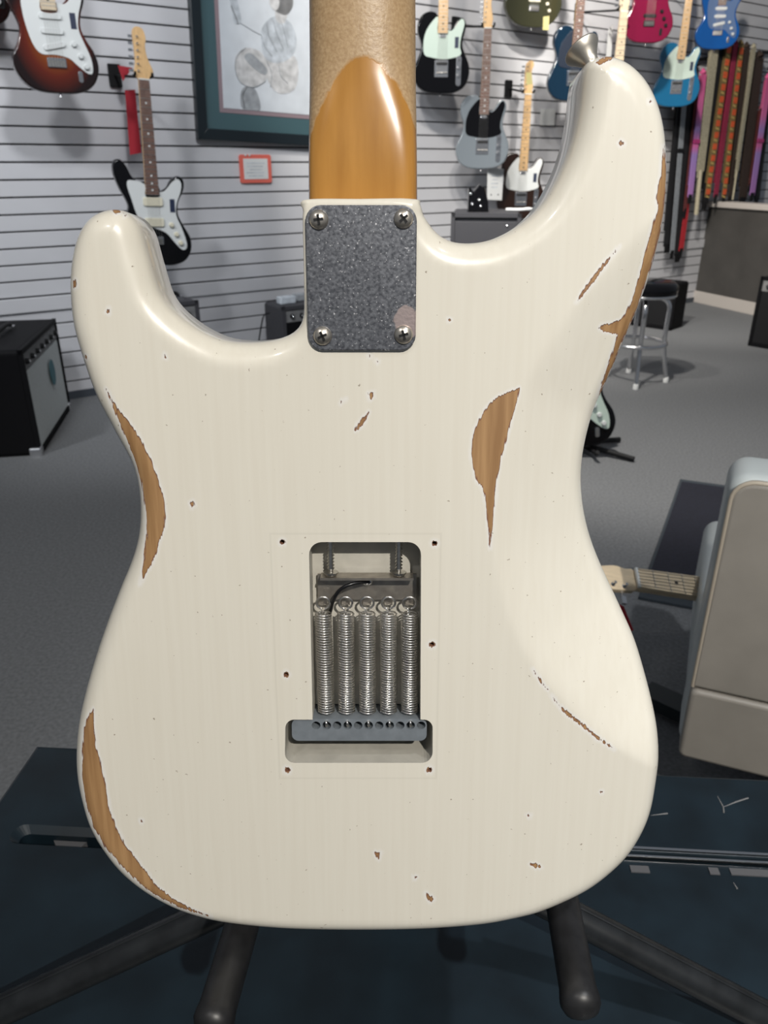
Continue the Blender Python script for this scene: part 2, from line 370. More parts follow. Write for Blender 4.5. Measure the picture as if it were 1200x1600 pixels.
cnt = NO; edges += loop_edges(0, NO)
for lp in [cav]+holes: pts.append(lp); edges += loop_edges(cnt, len(lp)); cnt += len(lp)
for th in (12, 24, 36, 48, 60, 72, 84):
    dd = RAD*(1-math.cos(math.radians(th))); q = OUT-NRM*dd[:, None]
    if th < 20: q = q[::1]
    d, _ = seg_dist(q, OUT); k_ = np.abs(d-dd) < .06*dd+1e-5; pts.append(q[k_])
lo = OUT.min(0); hi = OUT.max(0); st = .0022
gx, gy = np.meshgrid(np.arange(lo[0], hi[0], st), np.arange(lo[1], hi[1], st*.866)); gx = gx+(np.arange(gx.shape[0]) % 2)[:, None]*st/2
G = np.stack([gx.ravel(), gy.ravel()], 1); G = G[in_poly(G, OUT)]
dG, iG = seg_dist(G, OUT); G = G[dG > RAD[iG]*.93+.0006]
extra = []
zg0, _ = back_z(OUT[:1])
for poly in WEAR:
    a = np.array([gl(p[0], p[1], -.002) for p in poly]); l2 = a.min(0)-.004; h2 = a.max(0)+.004; s2 = .00075
    ex, ey = np.meshgrid(np.arange(l2[0], h2[0], s2), np.arange(l2[1], h2[1], s2)); E_ = np.stack([ex.ravel(), ey.ravel()], 1)
    d, _ = seg_dist(E_, a); E_ = E_[d < .0026]; extra.append(E_)
E_ = np.vstack(extra); E_ = E_[in_poly(E_, OUT)]; dE, iE = seg_dist(E_, OUT); E_ = E_[dE > .0012]
E_ += np.random.RandomState(3).uniform(-.0001, .0001, E_.shape)
def clear(P, lim):
    m = np.ones(len(P), bool)
    for lp in [cav]+holes:
        d, _ = seg_dist(P, lp); m &= (d > lim) & ~in_poly(P, lp)
    return P[m]
pts.append(clear(G, .0007)); pts.append(clear(E_, .0003))
ALL = np.vstack(pts)
res = geometry.delaunay_2d_cdt([Vector(p) for p in ALL], edges, [], 0, 1e-7)
V2 = np.array([tuple(v) for v in res[0]]); T = np.array([f for f in res[2] if len(f) == 3])
cen = V2[T].mean(1); km = in_poly(cen, OUT)
for lp in [cav]+holes: km &= ~in_poly(cen, lp)
T = T[km]
zz, dO = back_z(V2); zz = np.where(dO < 1e-6, -(RAD[seg_dist(V2, OUT)[1]]+carve(V2)), zz)
V3 = np.column_stack([V2, zz])
bm_ = MB(); bm_.add(V3, [tuple(t) for t in T], 0, True)
# side wall and front
cO = carve(OUT); r0 = RAD
rows = [np.column_stack([OUT, -(r0+cO)])]
zmid = -(TH-np.minimum(r0, .011)); rows.append(np.column_stack([OUT, np.minimum(zmid, rows[0][:, 2]-.002)]))
for th in (30, 60, 90):
    a = math.radians(th); rr = np.minimum(r0, .011); q = OUT-NRM*(rr*(1-math.cos(a)))[:, None]; rows.append(np.column_stack([q, -(TH-rr)-rr*math.sin(a)]))
vs = np.vstack(rows); fs = []
for r in range(len(rows)-1):
    for i in range(NO):
        j = (i+1) % NO; fs.append((r*NO+i, (r+1)*NO+i, (r+1)*NO+j, r*NO+j))
bm_.add(vs, fs, 0, True)
fr = rows[-1]; rf = geometry.delaunay_2d_cdt([Vector(p[:2]) for p in fr], loop_edges(0, NO), [], 1, 1e-7)
bm_.add([(v.x, v.y, -TH) for v in rf[0]], [tuple(f) for f in rf[2]], 0)

def paint_mat():
    m, N, L, b = nt('relic_white_lacquer')
    at = N.new('ShaderNodeAttribute'); at.attribute_name = 'wear'
    tc = N.new('ShaderNodeTexCoord')
    def nz(scale, stretch, detail=4):
        mp = N.new('ShaderNodeMapping'); mp.inputs['Scale'].default_value = stretch; L.new(tc.outputs['Object'], mp.inputs[0])
        x = N.new('ShaderNodeTexNoise'); x.inputs['Scale'].default_value = scale; x.inputs['Detail'].default_value = detail; L.new(mp.outputs[0], x.inputs['Vector']); return x.outputs['Fac']
    def math_(op, a, bb, c=None, clamp=False):
        x = N.new('ShaderNodeMath'); x.operation = op; x.use_clamp = clamp
        for i, q in enumerate((a, bb, c)):
            if q is None: continue
            if isinstance(q, (int, float)): x.inputs[i].default_value = q
            else: L.new(q, x.inputs[i])
        return x.outputs[0]
    def rng(v, a, bb, c=0, d=1):
        x = N.new('ShaderNodeMapRange'); L.new(v, x.inputs[0])
        for i, q in enumerate((a, bb, c, d)): x.inputs[i+1].default_value = q
        return x.outputs[0]
    def mix(f, a, bb):
        x = N.new('ShaderNodeMix'); x.data_type = 'RGBA'
        L.new(f, x.inputs[0])
        for i, q in ((6, a), (7, bb)):
            if isinstance(q, tuple): x.inputs[i].default_value = (*q, 1)
            else: L.new(q, x.inputs[i])
        return x.outputs[2]
    rag = nz(900, (1, .12, 1), 3)
    w = math_('ADD', at.outputs['Fac'], math_('MULTIPLY', math_('SUBTRACT', rag, .5), 9.0))
    mask = rng(w, -.35, .35)
    grain = nz(260, (1, .05, 1), 5)
    wood = mix(rng(grain, .35, .65), (.27, .145, .058), (.40, .235, .105))
    edge = rng(w, .3, 1.8); wood = mix(edge, (.16, .06, .04), wood)
    streak = nz(330, (1, .03, 1), 3)
    cream = mix(rng(streak, .35, .65), (.715, .68, .59), (.735, .703, .615))
    halo = rng(w, -6, -1.0); cream = mix(math_('MULTIPLY', halo, .55), cream, (.80, .79, .78))
    speck = nz(420, (1, 1, 1), 2); cream = mix(rng(speck, .735, .76), cream, (.36, .31, .25))
    # ghost of the missing cover plate
    sx = N.new('ShaderNodeSeparateXYZ'); L.new(tc.outputs['Object'], sx.inputs[0])
    (gx0, gy0), (gx1, gy1) = gl(437, 1216), gl(689, 834)
    ax = math_('SUBTRACT', math_('ABSOLUTE', math_('SUBTRACT', sx.outputs[0], (gx0+gx1)/2), 0), (gx1-gx0)/2)
    ay = math_('SUBTRACT', math_('ABSOLUTE', math_('SUBTRACT', sx.outputs[1], (gy0+gy1)/2), 0), (gy1-gy0)/2)
    ring = rng(math_('ABSOLUTE', math_('MAXIMUM', ax, ay), 0), .0008, 0.0, 0, .18)
    cream = mix(ring, cream, (.42, .40, .33))
    L.new(mix(mask, cream, wood), b.inputs['Base Color'])
    L.new(rng(mask, 0, 1, .30, .62), b.inputs['Roughness'])
    L.new(rng(mask, 0, 1, .75, 0), b.inputs['Coat Weight']); b.inputs['Coat Roughness'].default_value = .07
    bp = N.new('ShaderNodeBump'); bp.inputs['Strength'].default_value = .8; bp.inputs['Distance'].default_value = .0003; bp.invert = True
    L.new(math_('ADD', mask, math_('MULTIPLY', grain, .25)), bp.inputs['Height'])
    mixn = bp.outputs[0]; L.new(mixn, b.inputs['Normal'])
    return m
body = bm_.build('body', paint_mat(), guitar)
me = body.data; co = np.empty(len(me.vertices)*3); me.vertices.foreach_get('co', co); co = co.reshape(-1, 3)
px = np.stack(gpx(co), 1); wv = np.full(len(co), -20.); top = co[:, 2] > -.03; wv[top] = wear_px(px[top])
at_ = me.attributes.new('wear', 'FLOAT', 'POINT'); at_.data.foreach_set('value', wv.astype(np.float32))
# weld only the side wall to the top rim for smooth shading
bmx = bmesh.new(); bmx.from_mesh(me); bmesh.ops.remove_doubles(bmx, verts=[v for v in bmx.verts if v.co.z < -.0015], dist=2e-5); bmx.to_mesh(me); bmx.free()

M['cavity'] = mat('cavity_paint_shaded', (.47, .45, .395), .55, noise_amt=.08, noise_scale=120)  # cream-grey paint, base colour lowered to deepen the shade inside the cavity
M['rawwood'] = mat('hole_wood', (.22, .10, .06), .8)
SPD = -.0165; BLD = -.040
c_ = MB()
sp_ = [gl(*p) for p in spx]
n = len(sp_); c_.add([(p[0], p[1], 0) for p in sp_]+[(p[0], p[1], SPD) for p in sp_], [(i, i+1, n+i+1, n+i) for i in range(n-1)], 0)
c_.add([(p[0], p[1], SPD) for p in sp_], [tuple(range(n))], 0)
bl_ = [gl(*p) for p in bpx_]
n = len(bl_); c_.add([(p[0], p[1], 0) for p in bl_]+[(p[0], p[1], BLD) for p in bl_], [(i, i+1, n+i+1, n+i) for i in range(n-1)], 0)
a, z = bl_[-1], bl_[0]; c_.add([(a[0], a[1], SPD), (z[0], z[1], SPD), (z[0], z[1], BLD), (a[0], a[1], BLD)], [(0, 1, 2, 3)], 0)
c_.add([(p[0], p[1], BLD) for p in bl_], [tuple(range(n))], 0)
c_.build('tremolo_cavity', M['cavity'], guitar)
for lp in holes:
    h = MB(); n = len(lp); h.add([(*p, 0) for p in lp]+[(*p, -.009) for p in lp], [(i, (i+1) % n, n+(i+1) % n, n+i) for i in range(n)]); h.add([(*p, -.009) for p in lp], [tuple(range(n))])
    h.build('screw_hole', M['rawwood'], guitar)
# tremolo block with its row of holes
def plate_holes(out, hl, z0, z1, mi=0):
    mb = MB(); P = [tuple(p) for p in out]; E2 = loop_edges(0, len(P)); o = len(P)
    for h in hl: P += h; E2 += loop_edges(o, len(h)); o += len(h)
    r = geometry.delaunay_2d_cdt([Vector(p) for p in P], E2, [], 0, 1e-8); v = np.array([tuple(x) for x in r[0]]); t = np.array([f for f in r[2] if len(f) == 3]); c = v[t].mean(1)
    k = in_poly(c, out)
    for h in hl: k &= ~in_poly(c, h)
    mb.add([(*x, z1) for x in v], [tuple(x) for x in t[k]])
    n = len(out); mb.add([(*p, z1) for p in out]+[(*p, z0) for p in out], [(i, (i+1) % n, n+(i+1) % n, n+i) for i in range(n)])
    for h in hl:
        n = len(h); mb.add([(*p, z1) for p in h]+[(*p, z1-.012) for p in h], [(i, (i+1) % n, n+(i+1) % n, n+i) for i in range(n)]); mb.add([(*p, z1-.012) for p in h], [tuple(range(n))])
    return mb
BZ = -.0022
x0, y0 = gl(456.5, 1157.5, BZ); x1, y1 = gl(667, 1123.5, BZ)
bo = rrect(x1-x0, y1-y0, .0034, (x0+x1)/2, (y0+y1)/2)
hx = np.linspace(494, 658, 11); hl = [circ(*gl(x, 1133.5, BZ), .0023, 14) for x in hx]
plate_holes(bo, hl, BZ-.033, BZ).build('tremolo_block', M['blockgrey'], guitar)
# claw, its two screws, springs, ground wire
clw = MB(); CZ = -.0125
x0, y0 = gl(497, 937, CZ); x1, y1 = gl(651, 897, CZ)
clw.box(((x0+x1)/2, (y0+y1)/2, CZ-.0006), (x1-x0, y1-y0, .0012))
lx0, ly0 = gl(500, 893, -.006); lx1, ly1 = gl(646, 893, -.006)
clw.box(((lx0+lx1)/2, y1, -.0088), (lx1-lx0, .0013, .0085))
SX = [505, 540, 573.5, 607, 640]
for x in SX:
    cx, cy = gl(x, 937, CZ); clw.box((cx, cy-.001, CZ-.0006), (.0042, .004, .0012))
claw = clw.build('spring_claw', mat('claw_nickel', (.36, .33, .29), .38, .85, noise_amt=.25, noise_scale=150), guitar)
for x in (517, 623):
    cx, cy = gl(x, 890, -.008); _, ct_ = gl(x, 843, -.008); s_ = MB()
    prof = [(.0014, -.004)]
    zt = ct_-cy+.006; z = 0.
    while z < zt: prof += [(.0011, z), (.0020, z+.0008)]; z += .0017
    s_.lathe(prof, 12, (cx, cy, -.008), (0, 1, 0)); o = s_.build('claw_screw', M['steel'], guitar)
    h = MB(); h.lathe([(0, -.0024), (.0028, -.002), (.0038, -.0006), (.0038, 0)], 16, (cx, cy-.0012, -.008), (0, 1, 0)); h.build('screw_head', M['steel'], o)
SZ = -.0075
for i, x in enumerate(SX):
    bx = x+ (5 if i == 0 else 2 if i == 1 else 1 if i == 2 else 0)
    t0 = np.array([*gl(x, 957, SZ), SZ]); t1 = np.array([*gl(bx, 1112, SZ), SZ]); ax = t1-t0; Ls = np.linalg.norm(ax); turns = 40; R_ = .0041; wr = .00044
    d_ = ax/Ls; sd = np.cross(d_, [0, 0, 1.]); sd /= np.linalg.norm(sd); nd = np.cross(sd, d_)
    P = [t0+d_*Ls*k/(turns*12)+R_*(sd*math.cos(2*math.pi*k/12)+nd*math.sin(2*math.pi*k/12)) for k in range(turns*12+1)]
    s_ = MB(); s_.tube(P, wr, 5)
    lc = np.array([*gl(x, 942, SZ), SZ]); rl = .0034
    s_.tube([lc+rl*np.array([math.cos(a), math.sin(a), .15*math.sin(a)]) for a in np.linspace(-1.35, 4.5, 22)]+[t0+nd*.002], .0006, 6)
    hp = np.array([*gl(hx[1+2*i], 1133.5, BZ), BZ]); s_.tube([t1+sd*.002, t1+d_*.0022, t1+d_*.004+[0, 0, .003], hp+[0, .003, .0018], hp+[0, .0006, .0012], hp-[0, .0004, .008]], .0008, 6)
    s_.build('tremolo_spring', M['spring'], guitar)
gw = MB(); P = spline([(*gl(577, 909, -.009), -.0095), (*gl(562, 911, -.006), -.007), (*gl(545, 914, -.005), -.005), (*gl(531, 922, -.005), -.005), (*gl(522, 935, -.006), -.006), (*gl(517, 951, -.011), -.011), (*gl(514, 964, -.014), -.014)], 5, False)
gw.tube(P, .0010, 8); gw.build('ground_wire', M['wire'], guitar)
sd_ = MB(); sx_, sy_ = gl(574, 907, CZ); sd_.lathe([(.0032, 0), (.0028, .0012), (.0018, .002), (0, .0024)], 12, (sx_, sy_, CZ), (0, 0, 1)); sd_.build('solder_blob', M['chrome'], guitar)
# neck plate and four screws
def plate_mat():
    m, N, L, b = nt('worn_plate'); tc = N.new('ShaderNodeTexCoord')
    n1 = N.new('ShaderNodeTexNoise'); n1.inputs['Scale'].default_value = 700; n1.inputs['Detail'].default_value = 6; L.new(tc.outputs['Object'], n1.inputs['Vector'])
    n2 = N.new('ShaderNodeTexNoise'); n2.inputs['Scale'].default_value = 60; n2.inputs['Detail'].default_value = 4; L.new(tc.outputs['Object'], n2.inputs['Vector'])
    n3 = N.new('ShaderNodeTexNoise'); n3.inputs['Scale'].default_value = 1000; n3.inputs['Detail'].default_value = 2; L.new(tc.outputs['Object'], n3.inputs['Vector'])
    r = N.new('ShaderNodeValToRGB'); e = r.color_ramp.elements; e[0].position = .32; e[0].color = (.085, .09, .105, 1); e[1].position = .66; e[1].color = (.23, .24, .265, 1); L.new(n1.outputs['Fac'], r.inputs[0])
    s2 = N.new('ShaderNodeMapRange'); s2.inputs[1].default_value = .66; s2.inputs[2].default_value = .72; L.new(n3.outputs['Fac'], s2.inputs[0])
    mx = N.new('ShaderNodeMix'); mx.data_type = 'RGBA'; L.new(s2.outputs[0], mx.inputs[0]); L.new(r.outputs[0], mx.inputs[6]); mx.inputs[7].default_value = (.80, .80, .82, 1)
    cx, cy = gl(640, 503); d = N.new('ShaderNodeVectorMath'); d.operation = 'DISTANCE'; L.new(tc.outputs['Object'], d.inputs[0]); d.inputs[1].default_value = (cx, cy, .002)
    ad = N.new('ShaderNodeMath'); ad.operation = 'MULTIPLY_ADD'; L.new(n2.outputs['Fac'], ad.inputs[0]); ad.inputs[1].default_value = .02; L.new(d.outputs['Value'], ad.inputs[2])
    cm = N.new('ShaderNodeMapRange'); L.new(ad.outputs[0], cm.inputs[0]); cm.inputs[1].default_value = .0158; cm.inputs[2].default_value = .0148
    m2 = N.new('ShaderNodeMix'); m2.data_type = 'RGBA'; L.new(cm.outputs[0], m2.inputs[0]); L.new(mx.outputs[2], m2.inputs[6]); m2.inputs[7].default_value = (.46, .38, .37, 1)
    L.new(m2.outputs[2], b.inputs['Base Color']); b.inputs['Metallic'].default_value = .75; b.inputs['Roughness'].default_value = .36
    bp = N.new('ShaderNodeBump'); bp.inputs['Strength'].default_value = .25; bp.inputs['Distance'].default_value = .0003; L.new(n1.outputs['Fac'], bp.inputs['Height']); L.new(bp.outputs[0], b.inputs['Normal'])
    return m
PZ = .0018
q = [gl(477, 320, PZ), gl(650, 320, PZ), gl(651, 548, PZ), gl(481, 549, PZ)]
x0 = (q[0][0]+q[3][0])/2; x1 = (q[1][0]+q[2][0])/2; y1 = q[0][1]; y0 = q[2][1]
pl = MB(); pl.prism(rrect(x1-x0, y1-y0, .0068, (x0+x1)/2, (y0+y1)/2, 6), .0001, PZ, .0005); pl.build('neck_plate', plate_mat(), guitar)
for (sx_, sy_), an in zip([(498, 343.5), (630.5, 342), (504, 525), (630.5, 523)], (8, 40, 25, 15)):
    cx, cy = gl(sx_, sy_, PZ); s_ = MB(); s_.lathe([(.0043, 0), (.0042, .0006), (.0034, .0014), (.0018, .0021), (0, .0023)], 24, (cx, cy, PZ)); o = s_.build('plate_screw', mat('screw_nickel', (.62, .57, .50), .3, .9), guitar)
    cr = MB(); R = Matrix.Rotation(math.radians(an), 3, 'Z')
    cr.box((cx, cy, PZ+.0014), (.0042, .0011, .0022), 0, R); cr.box((cx, cy, PZ+.0014), (.0011, .0042, .0022), 0, R); cr.build('cross_slot', M['blackmat'], o)
# neck: flat heel blending into a rounded back
NB = -.0255; NF = -.047
hx_, hy_ = gl(567.5, 311, -.035)
hw_l = gl(484, 305, -.036)[0]; hw_r = gl(651.5, 305, -.036)[0]; HC = (hw_l+hw_r)/2; HW = (hw_r-hw_l)/2
ring = []; SEG = 28
vs = []; fs = []; NS = 60; NL = .46; first = True
for k in range(NS+1):
    s = -.055 + (NL+.055)*(k/NS)**1.25
    t = min(max((s-.006)/.052, 0), 1); t = t*t*(3-2*t)
    ex = 7*(1-t)+2.15*t; wdt = HW*(1-.0*max(s, 0))-.0075*max(s, 0)/NL*1.0; thick = .0195*(1-t)+.0172*t-.002*max(s, 0)/NL
    zb0 = NF+.0055
    row = []
    for j in range(SEG+1):
        a = math.pi*j/SEG; c, si = math.cos(a), math.sin(a)
        row.append((HC+wdt*math.copysign(abs(c)**(2/ex), c), hy_+s, zb0+thick*abs(si)**(2/ex)))
    row += [(HC-wdt, hy_+s, NF), (HC+wdt, hy_+s, NF)]
    vs += row; n = len(row)
for k in range(NS):
    for j in range(n): fs.append((k*n+j, k*n+(j+1) % n, (k+1)*n+(j+1) % n, (k+1)*n+j))
nk = MB(); nk.add(vs, fs, 0, True); nk.add(vs[:n], [tuple(range(n))]); nk.add(vs[-n:], [tuple(range(n))])
def neck_mat():
    m, N, L, b = nt('neck_lacquer'); tc = N.new('ShaderNodeTexCoord'); sx = N.new('ShaderNodeSeparateXYZ'); L.new(tc.outputs['Object'], sx.inputs[0])
    def mth(op, a, bb):
        x = N.new('ShaderNodeMath'); x.operation = op
        for i, q in enumerate((a, bb)):
            if isinstance(q, (int, float)): x.inputs[i].default_value = q
            else: L.new(q, x.inputs[i])
        return x.outputs[0]
    xx = mth('SUBTRACT', sx.outputs[0], HC+.001); n0 = N.new('ShaderNodeTexNoise'); n0.inputs['Scale'].default_value = 220; L.new(tc.outputs['Object'], n0.inputs['Vector'])
    top_v = gl(562, 88, -.025)[1]
    v = mth('SUBTRACT', sx.outputs[1], mth('SUBTRACT', top_v, mth('MULTIPLY', mth('MULTIPLY', xx, xx), 52.)))
    v = mth('ADD', v, mth('MULTIPLY', mth('SUBTRACT', n0.outputs['Fac'], .5), .006))
    r = N.new('ShaderNodeMapRange'); L.new(v, r.inputs[0]); r.inputs[1].default_value = -.0012; r.inputs[2].default_value = .0012
    mp = N.new('ShaderNodeMapping'); mp.inputs['Scale'].default_value = (1, .12, 1); L.new(tc.outputs['Object'], mp.inputs[0])
    g = N.new('ShaderNodeTexNoise'); g.inputs['Scale'].default_value = 130; g.inputs['Detail'].default_value = 4; L.new(mp.outputs[0], g.inputs['Vector'])
    c1 = N.new('ShaderNodeValToRGB'); e = c1.color_ramp.elements; e[0].position = .3; e[0].color = (.36, .165, .030, 1); e[1].position = .7; e[1].color = (.46, .225, .048, 1); L.new(g.outputs['Fac'], c1.inputs[0])
    g2 = N.new('ShaderNodeTexNoise'); g2.inputs['Scale'].default_value = 700; g2.inputs['Detail'].default_value = 4; L.new(tc.outputs['Object'], g2.inputs['Vector'])
    c2 = N.new('ShaderNodeValToRGB'); e = c2.color_ramp.elements; e[0].position = .35; e[0].color = (.36, .235, .12, 1); e[1].position = .7; e[1].color = (.47, .33, .185, 1); L.new(g2.outputs['Fac'], c2.inputs[0])
    mx = N.new('ShaderNodeMix'); mx.data_type = 'RGBA'; L.new(r.outputs[0], mx.inputs[0]); L.new(c1.outputs[0], mx.inputs[6]); L.new(c2.outputs[0], mx.inputs[7]); L.new(mx.outputs[2], b.inputs['Base Color'])
    rr = N.new('ShaderNodeMapRange'); L.new(r.outputs[0], rr.inputs[0]); rr.inputs[3].default_value = .22; rr.inputs[4].default_value = .42; L.new(rr.outputs[0], b.inputs['Roughness'])
    cw = N.new('ShaderNodeMapRange'); L.new(r.outputs[0], cw.inputs[0]); cw.inputs[3].default_value = .8; cw.inputs[4].default_value = .1; L.new(cw.outputs[0], b.inputs['Coat Weight'])
    bp = N.new('ShaderNodeBump'); bp.inputs['Strength'].default_value = .35; bp.inputs['Distance'].default_value = .0004; L.new(mth('MULTIPLY', g2.outputs['Fac'], r.outputs[0]), bp.inputs['Height']); L.new(bp.outputs[0], b.inputs['Normal'])
    return m
nk.build('neck', neck_mat(), guitar)
fb = MB(); fb.prism([(HC-HW, hy_-.06), (HC+HW, hy_-.06), (HC+HW-.0075, hy_+NL), (HC-HW+.0075, hy_+NL)], NF-.006, NF-.0002, .001); fb.build('fretboard', M['rosewood'], guitar)
hd = MB(); hs = [(-.021, 0), (.021, 0), (.030, .03), (.026, .09), (.030, .15), (.018, .185), (-.004, .175), (-.018, .12), (-.034, .03)]
hd.prism([(HC-p[0], hy_+NL+p[1]) for p in [tuple(v) for v in spline(hs, 4)]], NF-.001, NF+.013, .0015); hd.build('headstock', M['maple'], guitar)
# strap button on the long horn
sbx, sby = gl(926, 103, -.020); ax = Vector((-.47, .80, -.42)).normalized()
st_ = MB(); st_.lathe([(.0040, -.003), (.0034, .001), (.0040, .0032), (.0060, .0064), (.0080, .0090), (.0080, .0098), (.0070, .0102), (.003, .0074), (0, .0072)], 28, (sbx, sby, -.020), ax); st_.build('strap_button', mat('button_nickel', (.60, .56, .49), .38, .9), guitar)
# ------------------------------------------------------------------ guitar stand and the black cases it stands on
CT = .545                                            # height of the case top
def case_frame():
    a = on_z(60, 1168, CT); bq = on_z(1200, 1222, CT); x = (bq-a); x.z = 0; x.normalize(); y = Vector((0, 0, 1)).cross(x); return a, x, y
a, x, y = case_frame(); CSM = frame_mtx(Vector((a.x, a.y, 0)), x, y, (0, 0, 1)); inv = CSM.inverted()
def cs(px_, py_, h=CT): p = inv @ on_z(px_, py_, h); return p.x, p.y
depth = .62; Lc = 1.5
seam_y = cs(1000, 1340)[1]                           # where the rear section ends on the right
split_x = cs(700, 1300)[0]
case = empty('equipment_case', CSM, 'big black plastic equipment case under the guitar stand with recessed slot handle', 'case')
# top of the front section, with the slot handle cut through it
sx0, sy1 = cs(27, 1287); _, sy0 = cs(40, 1319); sx1 = cs(520, 1300)[0]
slot = rrect(sx1-sx0, sy1-sy0, (sy1-sy0)/2*.98, (sx0+sx1)/2, (sy0+sy1)/2, 6)
top_out = [(0, -depth), (Lc, -depth), (Lc, seam_y-.004), (split_x, seam_y-.004), (split_x, 0), (0, 0)]
tb = MB(); P = top_out+slot; r = geometry.delaunay_2d_cdt([Vector(p) for p in P], loop_edges(0, len(top_out))+loop_edges(len(top_out), len(slot)), [], 0, 1e-7)
v = np.array([tuple(q) for q in r[0]]); t = np.array([f for f in r[2] if len(f) == 3]); c = v[t].mean(1); km = in_poly(c, top_out) & ~in_poly(c, slot)
tb.add([(*q, CT) for q in v], [tuple(f) for f in t[km]])
n = len(top_out); tb.add([(*q, CT) for q in top_out]+[(*q, 0.0) for q in top_out], [(i, (i+1) % n, n+(i+1) % n, n+i) for i in range(n)])
tb.build('shell', M['casetop'], case)
n = len(slot); cxs = (sx0+sx1)/2; cys = (sy0+sy1)/2
s2 = rrect(sx1-sx0-.018, (sy1-sy0)*.62, (sy1-sy0)*.30, cxs, cys-.002, 6)
hb = MB(); hb.add([(*q, CT) for q in slot]+[(*q, CT-.006) for q in s2], [(i, (i+1) % n, n+(i+1) % n, n+i) for i in range(n)], 0, False)
hb.add([(*q, CT-.006) for q in s2]+[(*q, CT-.045) for q in s2], [(i, (i+1) % n, n+(i+1) % n, n+i) for i in range(n)]); hb.add([(*q, CT-.045) for q in s2], [tuple(range(n))], 1)
hb.build('slot_handle', [M['casetop'], M['blackmat']], case)
wx = cs(100, 1308)[0]; wy0 = cys-(sy1-sy0)*.31-.002; wy1 = cys+(sy1-sy0)*.31-.002
wd_ = MB(); wd_.prism([(wx-.016, wy1), (wx+.018, wy1), (wx+.012, wy0), (wx-.004, wy0)], CT-.03, CT-.012, .001); wd_.build('handle_clip', M['tape'], case)
rim = MB(); rim.tube([(.0, -depth, CT-.004), (.0, 0, CT-.004), (split_x, 0, CT-.004)], .0045, 8); rim.build('edge_bead', M['casetop'], case)
# rear case on the right with its metal edge
rear = empty('flight_case', CSM, 'black scratched flight case with silver metal edge behind the guitar at right', 'case')
rt = MB(); rt.prism([(split_x+.004, seam_y+.004), (Lc, seam_y+.004), (Lc, 0), (split_x+.004, 0)], 0, CT+.004, .003); rt.build('body', M['casetop'], rear)
for k, (dy, w, m) in enumerate(((.003, .0028, 'alu'), (-.0045, .0018, 'alu'))):
    e = MB(); e.box(((split_x+Lc)/2, seam_y+.004+dy, CT+.0035+(0 if k == 0 else -.002)), (Lc-split_x, w, .004)); e.build('metal_edge', M[m], rear)
for p0, p1 in (((985, 1359), (1014, 1359)), ((1108, 1362), (1123, 1362)), ((1141, 1363), (1215, 1366))):
    q0 = cs(*p0); q1 = cs(*p1); e = MB(); e.box(((q0[0]+q1[0])/2, (q0[1]+q1[1])/2, CT+.0006), (q1[0]-q0[0], .0075, .0012)); e.build('tape_strip', M['tape'], case)
M['scr'] = mat('scratch_pale', (.16, .16, .16), .7)
for pl_ in ([(1121, 1244), (1130, 1261), (1131, 1270)], [(1130, 1261), (1150, 1253), (1169, 1247)], [(1017, 1274), (1043, 1271)], [(1146, 1379), (1152, 1389)]):
    e = MB(); hh = CT+.004 if pl_[0][1] < 1335 else CT; e.tube([inv @ on_z(p[0], p[1], hh+.0003) for p in pl_], [.0003]+[.0009]*(len(pl_)-1), 5); e.build('scratch', M['scr'], rear if pl_[0][1] < 1335 else case)
# stand
stand = empty('guitar_stand', Matrix.Translation((0, .36, CT)), 'black tubular guitar stand with rubber cradle arms holding the white guitar', 'guitar stand')
SI = stand.matrix_world.inverted()
def st_tube(name, pts, r, m='rubber', n=14):
    e = MB(); e.tube([SI @ Vector(p) for p in pts], r, n); return e.build(name, M[m], stand)
M['standmetal'] = mat('stand_steel_black', (.018, .02, .022), .3, .3, noise_amt=.3, noise_scale=60)
bot = Vector(GO) ; dropz = bot.z - .0125
for tipx, basex in (((908, 1573), (879, 1412)), ((332, 1602), (378, 1446))):
    tip = on_z(*tipx, dropz-.004); d = ray(*basex); base = on_z(*basex, dropz-.002); dr = (base-tip).normalized(); back = base+dr*.075
    k = tip+dr*.004
    o = st_tube('cradle_arm', [tip, tip+dr*.0015, k, tip+dr*.009, back], [.0085, .0105, .0112, .0105, .0105])
    e = MB(); e.lathe([(.0108, 0), (.0112, .004), (.0095, .0078), (.005, .0102), (0, .011)], 18, SI @ (tip+dr*.006), -dr); e.build('end_cap', M['rubber'], o)
    if tipx[0] > 600: hubR = back
    else: hubL = back
st_tube('cross_bar', [hubL, hubR], .010, 'standmetal')
hub = (hubL+hubR)/2
legs = []
for p0, p1 in (((330, 1428), (-70, 1612)), ((880, 1424), (1260, 1622))):
    e1 = on_z(*p1, CT+.010); d0 = Vector(ray(*p0)); f0 = (hub.y+.004)/d0[1]; s0 = Vector(CAM)+d0*f0
    legs.append((s0, e1)); ext = (e1-s0).normalized()
    o = st_tube('leg', [s0-ext*.02, e1], .0115, 'standmetal', 16)
    e = MB(); e.lathe([(.0135, 0), (.014, .03), (.010, .036)], 16, SI @ (e1-ext*.02), ext); e.build('rubber_foot', M['rubber'], o)
    nl = Vector((0, 0, 1)); e = MB(); side = (nl - ext*nl.dot(ext)).normalized()
    e.tube([SI @ (s0+side*.0112), SI @ (e1+side*.0112)], .0014, 6); e.build('weld_seam', M['standmetal'], o)
ctr = Vector((hub.x, hub.y+.03, hub.z))
st_tube('hub', [hub+Vector((0, -.004, -.035)), hub+Vector((0, .02, .05))], .016, 'standmetal')
st_tube('cross_bar', [legs[0][0], hub+Vector((0, .004, -.02)), legs[1][0]], .010, 'standmetal')
rearf = Vector((hub.x, hub.y+.30, CT+.010)); st_tube('leg', [hub+Vector((0, .01, -.01)), rearf], .0115, 'standmetal')
gyv = Vector(GY); gnv = Vector(GN); front_c = Vector(GO)-gnv*.060
